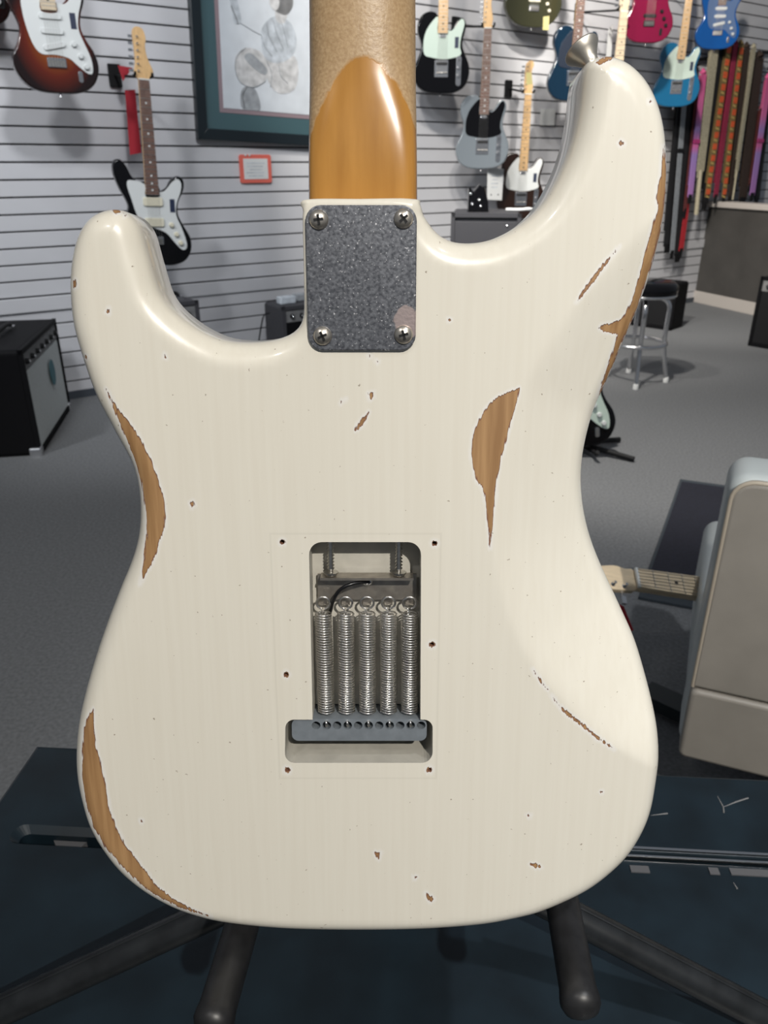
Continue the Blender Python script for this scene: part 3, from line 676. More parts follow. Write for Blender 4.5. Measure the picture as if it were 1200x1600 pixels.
st_tube('upright', [hub+Vector((0, .01, 0)), Vector((hub.x, front_c.y+.02, front_c.z))+gyv*.10, Vector((hub.x, front_c.y+.015, front_c.z))+gyv*.22], .0105, 'standmetal')
# ------------------------------------------------------------------ background guitars
def cm(l): return [(p[0]/100, p[1]/100) for p in l]
SHAPES = {
 'single': cm([(0,0),(8,.6),(13.5,3.5),(16,9),(15.8,14.5),(13.5,19.5),(11.8,23.5),(11.9,27.5),(13,31.5),(13.2,35),(11.5,37.5),(8.8,37),(6.3,33),(4.2,31.7),(3.0,33),(2.8,38.5),(-2.8,38.8),(-4.2,40),(-8,40.4),(-12,38.5),(-14,34.5),(-13.8,30),(-12.2,26),(-11.8,23),(-13.3,18.5),(-15.8,13),(-15.8,8),(-13.3,3.3),(-8,.6)]),
 'double': cm([(0,0),(8,.5),(13.5,3.5),(16.2,9),(15.5,14.5),(12.7,19.5),(11.3,23.5),(12,28),(13.8,32.5),(13.8,36),(12,37.8),(9.8,36.5),(7.5,33),(5,31),(3,31.5),(2.6,33.2),(-2.6,33.8),(-4.5,33.8),(-7,35),(-9.3,38),(-11,41.5),(-13,42.8),(-15,40.5),(-15.3,36),(-13.8,30),(-12,25),(-11.5,22),(-13,17.5),(-15.8,12.5),(-15.8,8),(-13,3.3),(-8,.6)]),
 'offset': cm([(0,.5),(7,0),(13,2),(16,6.5),(16,12),(13,17.5),(11,22),(11.5,27),(14,32),(14.3,36),(12,37.8),(9,36),(7,33),(4,31.5),(2.8,33.5),(-2.8,35),(-5,34.5),(-8,37),(-10,41),(-12.5,43.5),(-15,42.5),(-15.5,38),(-13.5,32),(-11,27),(-10.5,24),(-12.5,20),(-16,15.5),(-17.2,11),(-16,6),(-12,2.2),(-6,.9)]),
 'hollow': cm([(0,0),(9,.8),(16,4.5),(20,11),(20,17),(16.5,22.5),(13,26.5),(13.5,32),(14.8,37),(13.5,42),(10,43.5),(6.5,40),(3,38.5),(-3,38.5),(-6.5,40),(-10,43.5),(-13.5,42),(-14.8,37),(-13.5,32),(-13,26.5),(-16.5,22.5),(-20,17),(-20,11),(-16,4.5),(-9,.8)]),
}
GUARDS = {
 'single': cm([(-2.8,38),(-2.8,30),(2.8,30),(2.9,31.5),(5,31.2),(7.5,33.5),(9.8,36.6),(11.6,36.7),(12.3,34.5),(11.3,30.5),(10.3,26.5),(10.2,23),(10.6,19.3),(2,17.2),(-6,18),(-10.2,19.5),(-10.8,25),(-9.8,30),(-7,34.5)]),
 'double': cm([(-2.9,33),(-2.9,28),(2.9,28),(3.2,31.2),(6,31),(8.5,33),(10.8,36.5),(12.5,36),(12.8,33),(11,28),(10.2,23),(11.5,18.5),(13.5,13),(13.5,8),(11.5,7.5),(8,10),(5,12.5),(0,13.5),(-5,13.5),(-7.5,16),(-9,21),(-9.8,27),(-9.5,32),(-7,34)]),
 'offset': cm([(-2.9,34),(-2.9,29),(2.9,29),(3.2,31),(5.5,31.5),(9.2,35.2),(11.5,36.5),(13,35),(12.6,31.5),(10.5,26.5),(10,21.5),(12,16.5),(14,10),(13.5,7.2),(11.5,7),(8.5,10),(5,14),(0,16),(-5,17.5),(-7.5,22),(-9,27.5),(-10.5,33.5),(-9,35.5)]),
}
HEAD6 = cm([(-2.1,0),(2.1,0),(2.6,1.0),(4.2,3.0),(3.6,5.0),(2.2,8),(1.6,12),(2.1,15),(1.0,18.2),(-1.6,18.8),(-3.2,17.0),(-3.0,12),(-2.9,6),(-3.6,2.5)])
HEADT = cm([(-2.1,0),(2.1,0),(2.2,2.0),(2.6,4.5),(1.7,9),(1.3,13),(2.4,16.2),(1.2,18.5),(-1.4,18.0),(-2.8,15.5),(-3.0,8),(-2.8,3)])
def burst_mat():
    m, N, L, b = nt('sunburst'); tc = N.new('ShaderNodeTexCoord'); mp = N.new('ShaderNodeMapping'); mp.inputs['Location'].default_value = (0, -.90, 0); mp.inputs['Scale'].default_value = (6.0, 4.7, 0)
    L.new(tc.outputs['Object'], mp.inputs[0]); g = N.new('ShaderNodeVectorMath'); g.operation = 'LENGTH'; L.new(mp.outputs[0], g.inputs[0])
    r = N.new('ShaderNodeValToRGB'); e = r.color_ramp.elements; e[0].position = .30; e[0].color = (.24, .065, .012, 1); e[1].position = .93; e[1].color = (.012, .006, .006, 1)
    x = e.new(.62); x.color = (.11, .016, .008, 1); L.new(g.outputs['Value'], r.inputs[0]); L.new(r.outputs[0], b.inputs['Base Color']); b.inputs['Roughness'].default_value = .1; b.inputs['Coat Weight'].default_value = .6
    return m
def solve_depth(bpx, ty, h):
    d = ray(*bpx); lo_, hi_ = 1.0, 11.
    for _ in range(50):
        m = (lo_+hi_)/2; P = CAM+d*m; yy = proj(P+[0, 0, h])[1]
        if yy < ty: lo_ = m
        else: hi_ = m
    return Vector(CAM+d*lo_)
def make_guitar(root, shape, bodym, guard, fretm, headm, tele=True, pickups=None, detail=True, headed=True, head='T', sticker=True, bridge='plate', hw=None):
    bd = MB(); bd.prism([tuple(p) for p in spline(SHAPES[shape], 4)], -.045, 0, .007, smooth_side=True, steps=3); bd.build('body', bodym, root)
    top_y = .648+.095; fe = .30 if shape != 'double' else .285
    if guard and shape in GUARDS:
        g = MB(); g.prism([tuple(p) for p in spline(GUARDS[shape], 3)], .0002, .0028, .0006); gg = g.build('pickguard', guard, root)
        if sticker:
            k = MB(); k.box((.085 if shape != 'single' else .082, .255, .0032), (.022, .055, .0006)); k.build('label_sticker', M['navy'], root)
    nk_ = MB(); nk_.prism([(-.028, fe), (.028, fe), (.021, top_y), (-.021, top_y)], -.012, .006, .004); nk_.build('neck', headm, root)
    f_ = MB(); f_.prism([(-.0282, fe), (.0282, fe), (.0212, top_y), (-.0212, top_y)], .0062, .0125, .001); fbo = f_.build('fretboard', fretm, root)
    dm = M['white'] if fretm == M['rosewood'] else M['blackmat']
    for fr in (3, 5, 7, 9, 12, 15, 17, 19):
        yy = top_y-.648*(1-2**(-(fr-.5)/12)); k = MB(); k.prism(circ(0, yy, .0042, 8), .0124, .0130); k.build('inlay_dot', dm, fbo)
    for fr in range(1, 21):
        yy = top_y-.648*(1-2**(-fr/12)); w_ = .0212+(.007)*(top_y-yy)/(top_y-fe); k = MB(); k.box((0, yy, .0128), (2*w_, .002, .0012)); k.build('fret', M['steel'], fbo)
    if headed:
        h_ = MB(); h_.prism([(p[0], top_y+p[1]) for p in [tuple(q) for q in spline(HEADT if head == 'T' else HEAD6, 3)]], -.012, .003, .002); ho = h_.build('headstock', headm, root)
        k = MB(); k.box((0, top_y, .011), (.043, .005, .006)); k.build('nut', M['white'], root)
        for i in range(6):
            yy = top_y+.03+i*.0245; xx = -.020+.002*i*.4
            k = MB(); k.lathe([(.005, 0), (.005, .003), (.003, .004), (.003, .012)], 10, (xx, yy, .003)); k.box((xx-.026, yy, -.006), (.016, .010, .007)); k.tube([(xx-.005, yy, -.006), (xx-.02, yy, -.006)], .002, 6); k.build('tuner', M['chrome'], root)
    z = .003 if guard else .0003
    if shape == 'single':
        k = MB(); k.prism(rrect(.038, .016, .007, 0, .285, 3), z, z+.007, .002); k.build('neck_pickup', M['chrome'], root)
        k = MB(); k.prism(rrect(.078, .086, .003, -.002, .125, 2), .0003, .0035, .001); br = k.build('bridge_plate', M['chrome'], root)
        k = MB(); k.prism(rrect(.066, .014, .006, 0, .150, 3), .0035, .008, .001); k.build('bridge_pickup', M['blackmat'], br)
        for i in range(3):
            k = MB(); k.tube([(-.030+.022*i, .105, .007), (-.013+.022*i, .105, .007)], .004, 8); k.build('saddle', M['steel'], br)
        k = MB(); k.prism(rrect(.030, .155, .015, .098, .115, 4), .0003, .0025, .0006); cp = k.build('control_plate', M['chrome'], root)
        for yy in (.09, .13):
            k = MB(); k.lathe([(.009, 0), (.009, .012), (.007, .014)], 14, (.098, yy, .0025)); k.build('knob', M['chrome'], cp)
        k = MB(); k.box((.098, .168, .008), (.004, .008, .012)); k.build('switch', M['blackmat'], cp)
    else:
        pk = pickups or [(.265, 0), (.215, 0), (.165, 12)]
        for yy, an in pk:
            k = MB(); out = rrect(.085, .020 if shape == 'double' else .036, .008, 0, 0, 3); R = Matrix.Rotation(math.radians(an), 2)
            k.prism([tuple(Vector((0, yy))+R @ Vector(q)) for q in out], z, z+.007, .002); k.build('pickup', hw if hw else M['white'] if shape == 'double' else M['creamplastic'], root)
        k = MB(); k.prism(rrect(.072, .034, .003, 0, .108, 2), .0003, .006, .001); br = k.build('bridge', hw or M['chrome'], root)
        for i in range(6):
            q = MB(); q.box((-.0265+.0105*i, .104, .008), (.008, .022, .005)); q.build('saddle', M['steel'], br)
        for i, (xx, yy) in enumerate(((.075, .175), (.095, .135), (.112, .098))):
            k = MB(); k.lathe([(.011, 0), (.010, .009), (.008, .011)], 14, (xx, yy, z)); k.build('knob', hw if hw else M['white'] if shape == 'double' else M['creamplastic'], root)
        if shape == 'double':
            k = MB(); k.prism(rrect(.018, .042, .008, .085, .062, 3), .0003, .003, .001); k.build('jack_plate', hw or M['chrome'], root)
    for i in range(6):
        k = MB(); k.tube([(-.026+.0104*i, .105, .012), (-.017+.0068*i, top_y, .0148)], .0006, 4); k.build('string', M['steel'], root)
    k = MB(); k.lathe([(.004, 0), (.004, .008), (.007, .012), (.007, .014)], 10, (0, .002, -.022), (0, -1, 0)); k.build('strap_button', M['chrome'], root)
def hang(short, label, bpx, ty, h, shape, bodym, guard, fretm, headm, face=0.7, roll=0., group='guitars hanging on the slat wall', hanger=True, P=None, **kw):
    P = P or solve_depth(bpx, ty, h)
    off = float((np.array(P))@WN)+WALL_D
    sc = 1.
    if not .17 < off < .40:
        o2 = min(max(off, .17), .40); P = on_wall(*bpx, o2)
        t_ = (ty-proj(np.array(P))[1])/(proj(np.array(P)+[0, 0, h])[1]-proj(np.array(P))[1]); sc = min(max(t_, .94), 1.12)
    tc_ = Vector((CAM[0]-P.x, CAM[1]-P.y, 0)).normalized(); nv = (Vector(WN)*(1-face)+tc_*face).normalized()
    xv = Vector((0, 0, 1)).cross(nv).normalized(); R = frame_mtx(P, xv, (0, 0, 1), nv) @ Matrix.Rotation(math.radians(roll), 4, 'Z') @ Matrix.Scale(sc, 4)
    g = empty('electric_guitar', R, label, 'guitar', group); make_guitar(g, shape, bodym, guard, fretm, headm, **kw)
    if hanger:
        npos = R @ Vector((0, .765, -.006)); wp = WALLM.inverted() @ npos; base = WALLM @ Vector((wp.x, wp.y+.02, .004))
        hg = empty('guitar_hanger', frame_mtx(base, WD, (0, 0, 1), WN), 'black wall hanger gripping the neck of the '+short, 'hanger', 'guitar hangers')
        I = hg.matrix_world.inverted(); k = MB(); k.prism(rrect(.06, .10, .006), 0, .014, .003); k.build('wall_plate', M['blackmat'], hg)
        cp = I @ (R @ Vector((0, .755, -.03))); k = MB(); k.tube([(0, 0, .01), (cp.x*.6, cp.y*.6, cp.z*.6), cp], .006, 8); k.build('arm', M['blackmat'], hg)
        for sx in (-1, 1):
            a_ = [I @ (R @ Vector(q)) for q in ((0, .755, -.03), (sx*.036, .755, -.028), (sx*.036, .758, .012), (sx*.034, .768, .016))]; k = MB(); k.tube(a_, .0055, 8); k.build('prong', M['blackmat'], hg)
    return g, R
if True:
    g1, R1 = hang('upper left sunburst guitar', 'sunburst double-cutaway guitar with white pickguard hanging at the upper left', (96, 146), 14, .29, 'double', burst_mat(), M['white'], M['palemaple'], M['palemaple'], .3)
    g0, R0 = hang('leftmost cut-off guitar', 'dark sunburst guitar cut off by the left picture edge', (-38, 40), -70, .28, 'double', burst_mat(), M['blackmat'], M['rosewood'], M['maple'], .2)
    g2, R2 = hang('black offset guitar', 'black offset guitar with white pickguard and rosewood neck below the sunburst guitar', (246, 415), 46, .925, 'offset', M['black'], M['white'], M['rosewood'], M['maple'], .35, -2.5, pickups=[(.27, 0), (.185, 0)], head='6')
    g3, R3 = hang('black single-cutaway guitar', 'black single-cutaway guitar with mint pickguard hanging right of the white guitar neck', (689, 146), 18, .404, 'single', M['black'], M['mint'], M['maple'], M['maple'], .8)
    g4, R4 = hang('silver grey guitar', 'silver grey single-cutaway guitar with black pickguard and rosewood neck', (752, 264), 148, .404, 'single', paint('silver_grey', (.17, .195, .215)), M['black'], M['rosewood'], M['maple'], .85, sticker=False)
    g5, R5 = hang('dark brown guitar', 'dark brown single-cutaway guitar with white pickguard standing above the grey amplifier', (812, 342), 97, .92, 'single', paint('dark_brown', (.022, .010, .006)), M['white'], M['maple'], M['maple'], .8)
    g6, R6 = hang('olive semi-hollow guitar', 'olive green semi-hollow guitar with yellow tag at the top edge', (832, 43), -60, .40, 'hollow', paint('olive', (.035, .035, .018)), None, M['rosewood'], M['maple'], .4, pickups=[(.25, 0), (.16, 0)])
    g7, R7 = hang('dark blue guitar', 'dark blue single-cutaway guitar partly behind the strap button', (893, 158), 40, .404, 'single', paint('deep_blue', (.004, .017, .035)), mat('guard_dark_blue', (.008, .014, .028), .4), M['rosewood'], M['maple'], .6, sticker=False)
    g8, R8 = hang('natural maple-neck guitar', 'natural guitar with only its maple neck showing above the white horn', (950, 245), 8, .77, 'single', paint('natural_wood', (.42, .28, .13)), M['white'], M['palemaple'], M['palemaple'], .6)
    g9, R9 = hang('magenta red guitar', 'magenta red guitar hanging between the strap button and the blue guitars', (1010, 67), -48, .40, 'double', paint('magenta', (.17, .006, .035)), None, M['rosewood'], M['maple'], .6, pickups=[(.26, 0), (.15, 0)], hw=M['blackmat'])
    g10, R10 = hang('bright blue guitar', 'bright blue single-cutaway guitar with mint pickguard beside the straps', (1053, 167), 66, .404, 'single', paint('lake_blue', (.01, .12, .25)), M['mint'], M['maple'], M['palemaple'], .8)
    g11, R11 = hang('royal blue guitar', 'royal blue guitar at the top edge above the guitar straps', (1117, 77), -20, .40, 'double', paint('royal_blue', (.006, .085, .32)), mat('guard_blue_grey', (.10, .16, .30), .3), M['rosewood'], M['maple'], .75, sticker=False)
# tags and cards
def card_on(name, label, cat, px4, off, m, thick=.002, group=None, extra=None, parent_label=None):
    c4 = [on_wall(p[0], p[1], off) for p in px4]; o = (c4[0]+c4[1]+c4[2]+c4[3])/4; mw = frame_mtx(o, WD, (0, 0, 1), WN); I = mw.inverted(); pts = [(I @ q) for q in c4]
    e = empty(name, mw, label, cat, group); k = MB(); k.prism([(q.x, q.y) for q in pts], -thick/2, thick/2, thick*.2); k.build('card', m, e)
    return e, pts
e, _ = card_on('hang_tag', 'long red paper tag beside the neck of the black offset guitar', 'tag', [(195, 141), (211, 140), (221, 239), (203, 242)], .15, M['red'])
e, _ = card_on('hang_tag', 'small red arrow tag at the headstock of the black offset guitar', 'tag', [(184, 102), (207, 106), (199, 117), (192, 127)], .16, M['red'])
e, pts_ = card_on('price_card', 'white price card hanging below the silver grey guitar', 'card', [(762, 263), (787, 264), (784, 313), (761, 312)], .30, M['paper'])
for i in range(4):
    k = MB(); k.box((-.005, .05-.022*i, .0014), (.06-.01*(i % 2), .005, .0006)); k.build('text_line', M['g1'], e)
for sx in (-1, 1):
    k = MB(); k.prism(circ(sx*.03, -.06, .005, 10), .001, .0017); k.build('eyelet', M['blackmat'], e)
e, _ = card_on('hang_tag', 'pale yellow tag hanging below the olive semi-hollow guitar', 'tag', [(849, 26), (858, 25), (857, 47), (848, 47)], .42, M['yellow'])
e, _ = card_on('hang_tag', 'cream paper tag on the headstock of the dark brown guitar', 'tag', [(822, 113), (830, 113), (832, 132), (823, 133)], .42, M['yellow'])
e, _ = card_on('price_card', 'narrow white card beside the maple neck above the horn', 'card', [(951, 44), (958, 38), (955, 88), (947, 90)], .2, M['paper'])
e, _ = card_on('price_card', 'blank white card on the wall left of the long horn', 'card', [(845, 170), (868, 170), (866, 196), (844, 196)], .02, M['paper'])
# framed drawing
fl = on_wall(308, 218, .03); fr_ = on_wall(524, 226, .03)
fw_ = (fr_-fl).length; fh = fw_*1.32
FM = frame_mtx(fl, WD, (0, 0, 1), WN) @ Matrix.Rotation(math.radians(-2.0), 4, 'Z')
pf = empty('framed_drawing', FM, 'black framed pencil drawing with green mat hanging behind the guitar neck', 'picture')
fbw = .055
for c4 in (((0, 0), (fw_, 0), (fw_-fbw, fbw), (fbw, fbw)), ((fw_, 0), (fw_, fh), (fw_-fbw, fh-fbw), (fw_-fbw, fbw)), ((fw_, fh), (0, fh), (fbw, fh-fbw), (fw_-fbw, fh-fbw)), ((0, fh), (0, 0), (fbw, fbw), (fbw, fh-fbw))):
    k = MB(); k.prism(c4, -.02, .018, .004); k.build('frame_rail', M['frameblack'], pf)
def panel(name, mrg, z, m):
    k = MB(); k.box((fw_/2, fh/2, z), (fw_-2*mrg, fh-2*mrg, .003)); return k.build(name, m, pf)
panel('green_mat', fbw-.005, -.004, M['matgreen']); panel('pink_mat', .135, -.001, M['matpink']); dp = panel('drawing', .156, .002, M['drawpaper'])
ax0 = .156; aw = fw_-2*ax0; ah = fh-2*ax0
def sk(pts, m, z):
    k = MB(); k.prism([(ax0+p[0]*aw*.86, ax0+max(p[1], .004)*aw*.79) for p in [tuple(q) for q in spline(pts, 4)]], z, z+.0006); k.build('pencil_shape', M[m], dp)
sk([(.24,-.0),(.22,.18),(.30,.27),(.42,.22),(.46,.0)], 'g2', .0038)
sk([(.16,.44),(.22,.30),(.38,.26),(.54,.34),(.58,.52),(.48,.66),(.30,.68),(.18,.58)], 'g4', .0040)
sk([(.56,.58),(.72,.56),(.92,.66),(.98,.50),(.92,.28),(.70,.22),(.56,.38)], 'g4', .0044)
sk([(.50,.86),(.58,1.0),(.70,1.06),(.88,1.02),(.96,.84),(.90,.66),(.72,.56),(.54,.60)], 'g1', .0048)
sk([(.70,1.02),(.80,1.0),(.84,1.14),(.70,1.14)], 'g4', .0051)
sk([(.66,1.16),(.66,1.34),(.74,1.42),(.88,1.38),(.92,1.22),(.84,1.10),(.74,1.10)], 'g3', .0053)
sk([(.62,1.18),(.62,1.28),(.67,1.35),(.73,1.33),(.74,1.18),(.68,1.12)], 'g4', .0057)
sk([(.10,1.28),(.16,1.36),(.24,1.32),(.22,1.18),(.26,.98),(.22,.92),(.17,.94),(.14,1.12)], 'g1', .0048)
sk([(.28,.58),(.36,.63),(.50,.54),(.57,.46),(.52,.41),(.38,.48)], 'g2', .0052)
def stroke(pts, r_=.0022, m='g3'):
    k = MB(); k.tube([(ax0+p.x*aw*.86, ax0+p.y*aw*.79, .0062) for p in spline(pts, 5, False)], r_, 5); k.build('pencil_line', M[m], dp)
stroke([(.54,.34),(.38,.26),(.22,.30),(.16,.44),(.19,.58),(.30,.68)], .0016, 'g2')
for q in ([(.50,.84),(.54,.72),(.64,.62)], [(.58,.98),(.60,.84),(.70,.68)], [(.66,1.02),(.70,.88),(.78,.72)], [(.76,1.02),(.80,.90),(.84,.76)], [(.56,.56),(.62,.44),(.60,.28)], [(.72,.54),(.74,.42),(.84,.34)], [(.24,.94),(.38,.88),(.50,.84)]): stroke(q, .0015, 'g2')
stroke([(.14,1.10),(.19,1.0),(.22,.92)], .0022); stroke([(.30,.26),(.24,.16),(.26,.02)], .0022)
gk = MB(); gk.box((fw_/2, fh/2, .012), (fw_-2*fbw+.004, fh-2*fbw+.004, .002))
gm, N, L, bb_ = nt('picture_glass'); tr = N.new('ShaderNodeBsdfTransparent'); gs = N.new('ShaderNodeBsdfGlossy'); gs.inputs['Roughness'].default_value = .03
mxs = N.new('ShaderNodeMixShader'); mxs.inputs[0].default_value = .06; L.new(tr.outputs[0], mxs.inputs[1]); L.new(gs.outputs[0], mxs.inputs[2]); L.new(mxs.outputs[0], N['Material Output'].inputs['Surface'])
gk.build('glass', gm, pf)
# small sign
c4 = [on_wall(p[0], p[1], .012) for p in ((374, 240), (424, 243), (424, 287), (375, 285))]; o = (c4[0]+c4[1]+c4[2]+c4[3])/4; mw = frame_mtx(o, WD, (0, 0, 1), WN)
w_ = (c4[1]-c4[0]).length; h_ = (c4[0]-c4[3]).length
sg = empty('wall_sign', mw, 'small red-bordered white notice on the slat wall below the framed drawing', 'sign')
k = MB(); k.prism(rrect(w_, h_, .012), -.006, .002, .002); k.build('border', M['redplastic'], sg)
k = MB(); k.prism(rrect(w_*.76, h_*.72, .003), .0018, .004, .0005); k.build('notice_paper', M['paper'], sg)
for i in range(5):
    k = MB(); k.box((-.004*(i % 2), h_*.2-.016*i, .0044), (w_*(.56-.08*(i % 3)), .0045, .0006)); k.build('text_line', M['g1'], sg)
for sx in (-.02, .004):
    k = MB(); k.lathe([(.006, 0), (.005, .004), (0, .006)], 10, (-w_*.3+sx+.02, h_/2-.004, .002)); k.build('pin', M['white'], sg)
# ------------------------------------------------------------------ straps on the right
rack = empty('strap_rack', frame_mtx(on_wall(1140, 78, .0), WD, (0, 0, 1), WN), 'dark wall bar with pegs carrying the guitar straps', 'rack')
I = rack.matrix_world.inverted(); a_ = I @ on_wall(1060, 96, .03); b_ = I @ on_wall(1235, 78, .03)
k = MB(); k.tube([a_, b_], .012, 8); k.build('bar', M['blackmat'], rack)
def grad_mat(name, stops, axis_len):
    m, N, L, b = nt(name); tc = N.new('ShaderNodeTexCoord'); sx = N.new('ShaderNodeSeparateXYZ'); L.new(tc.outputs['Object'], sx.inputs[0])
    mr = N.new('ShaderNodeMapRange'); L.new(sx.outputs[1], mr.inputs[0]); mr.inputs[1].default_value = 0; mr.inputs[2].default_value = -axis_len
    r = N.new('ShaderNodeValToRGB'); e = r.color_ramp.elements; e[0].position = stops[0][0]; e[0].color = (*stops[0][1], 1); e[1].position = stops[-1][0]; e[1].color = (*stops[-1][1], 1)
    for p, c in stops[1:-1]: x = e.new(p); x.color = (*c, 1)
    L.new(mr.outputs[0], r.inputs[0]); L.new(r.outputs[0], b.inputs['Base Color']); b.inputs['Roughness'].default_value = .7; return m
pk = grad_mat('strap_pink_purple', [(0, (.75, .12, .30)), (.3, (.75, .18, .42)), (.42, (.38, .25, .60)), (.55, (.70, .15, .38)), (.62, (.38, .25, .60)), (1, (.50, .22, .55))], .9)
def strap_m(n_, c): return mat('strap_'+n_, c, .75, noise_amt=.2, noise_scale=60)
sb = strap_m('black', (.010, .010, .012)); sgm = strap_m('grey', (.26, .28, .30)); sbr = strap_m('brown', (.045, .028, .02)); scr = strap_m('cream', (.42, .38, .27)); scm = strap_m('crimson', (.30, .02, .06)); sor = strap_m('olive_gold', (.20, .14, .05)); smr = strap_m('maroon', (.14, .03, .03)); sre = strap_m('red', (.45, .02, .03))
def strap(label, tp, bp, wpx, m, off=.10, slider=None, tail=None, deco=None):
    tp = (tp[0]+8, max(tp[1]-10, 60)) if False else tp
    T_ = on_wall(*tp, off); B_ = on_wall(*bp, off); mid = (np.array(proj(np.array(T_)))+np.array(proj(np.array(B_))))/2
    w = (on_wall(mid[0]+wpx/2, mid[1], off)-on_wall(mid[0]-wpx/2, mid[1], off)).length
    mw = frame_mtx(T_, WD, (0, 0, 1), WN); I_ = mw.inverted(); b2 = I_ @ B_; L_ = -b2.y; sx = b2.x/L_
    e = empty('guitar_strap', mw, label, 'strap', 'guitar straps on the wall rack')
    def band(x0, y0, y1, ww, z, mm, nm):
        k = MB(); k.prism([(x0-sx*y0-ww/2, y0), (x0-sx*y1-ww/2, y1), (x0-sx*y1+ww/2, y1), (x0-sx*y0+ww/2, y0)], z-.002, z+.002, .0006); return k.build(nm, mm, e)
    band(0, 0, -L_, w, 0, m, 'webbing'); band(.004, -.01, -L_*.9, w*.9, -.02, m, 'webbing')
    k = MB(); k.tube([(0, .0, -.02), (0, .02, -.012), (0, .0, 0)], w*.3, 8); k.build('fold', m, e)
    if slider:
        yy = -(slider-tp[1])/(bp[1]-tp[1])*L_; k = MB(); k.prism(rrect(w*1.25, .03, .006, -sx*yy, yy), .002, .008, .001); k.build('slider', M['blackmat'] if m != pk else mat('slider_pink', (.45, .04, .18), .4), e)
    if tail:
        tl = I_ @ on_wall(*tail, off); k = MB(); k.tube([(b2.x, b2.y+.01, 0), (tl.x, tl.y, .004)], w*.18, 8); k.build('tail', m, e)
    tab = MB(); tab.prism([(b2.x-w*.4, b2.y+.02), (b2.x-w*.3, b2.y-.05), (b2.x+w*.3, b2.y-.05), (b2.x+w*.4, b2.y+.02)], -.003, .003, .001); tab.build('end_tab', M['blackmat'] if not tail else m, e)
    if deco:
        nD = 13
        for i in range(nD):
            yy = -L_*(i+.5)/nD; k = MB(); k.box((-sx*yy, yy, .0026), (w*.8, L_/nD*(.52), .0014)); o = k.build('woven_flower', deco[0], e)
            if i % 1 == 0:
                k = MB(); k.prism([(-sx*yy-w*.3, yy-L_/nD*.32), (-sx*yy+w*.35, yy-L_/nD*.45), (-sx*yy+w*.3, yy-L_/nD*.60), (-sx*yy-w*.35, yy-L_/nD*.48)], .002, .0036); k.build('woven_leaf', deco[1], e)
    k = MB(); k.tube([(0, .02, -off), (0, .02, .012)], .004, 6); k.build('peg', M['steel'], rack).matrix_world = mw
orange = strap_m('orange', (.70, .11, .03)); gold = strap_m('gold', (.55, .38, .12))
strap('black strap hanging lowest behind the long horn edge', (1070, 120), (1044, 385), 16, sb)
strap('plain grey strap with slider under the bright blue guitar', (1071, 140), (1050, 395), 7, sgm, .12, 230)
strap('wide black strap between the grey and pink straps', (1086, 105), (1059, 400), 12, sb, .11)
strap('thin maroon strap left of the pink and purple strap', (1089, 150), (1070, 330), 5, smr, .13)
strap('red ended strap hanging lowest below the maroon strap', (1083, 250), (1064, 392), 7, sre, .12)
strap('pink to purple strap left of the cream suede strap', (1100, 115), (1078, 308), 8, pk, .15, 218)
strap('cream suede strap with rounded end and thin tail', (1117, 76), (1094, 268), 12, scr, .14, None, (1087, 335))
strap('black strap between cream suede and orange woven straps', (1128, 76), (1101, 318), 11, sb, .12)
strap('left orange and gold woven flower strap', (1140, 68), (1105, 308), 8, sor, .15, None, None, (orange, gold))
strap('crimson strap between the two orange woven straps', (1150, 68), (1118, 308), 7, scm, .14)
strap('right orange and gold woven flower strap', (1159, 70), (1131, 308), 7, sor, .15, None, None, (orange, gold))
strap('dark brown strap right of the woven flower straps', (1168, 74), (1141, 310), 8, sbr, .13)
strap('thin cream strap with tail right of the brown strap', (1179, 74), (1151, 268), 5, scr, .15, None, (1144, 312))
strap('broad dark brown strap right of the thin cream strap', (1187, 90), (1160, 312), 13, sbr, .12)
strap('narrow maroon strap beside the rightmost pink strap', (1190, 170), (1172, 290), 5, smr, .13)
strap('pink to purple strap at the right picture edge', (1202, 122), (1175, 305), 8, pk, .15, 217)
strap('black strap behind the rightmost pink strap', (1206, 110), (1182, 312), 9, sb, .11)
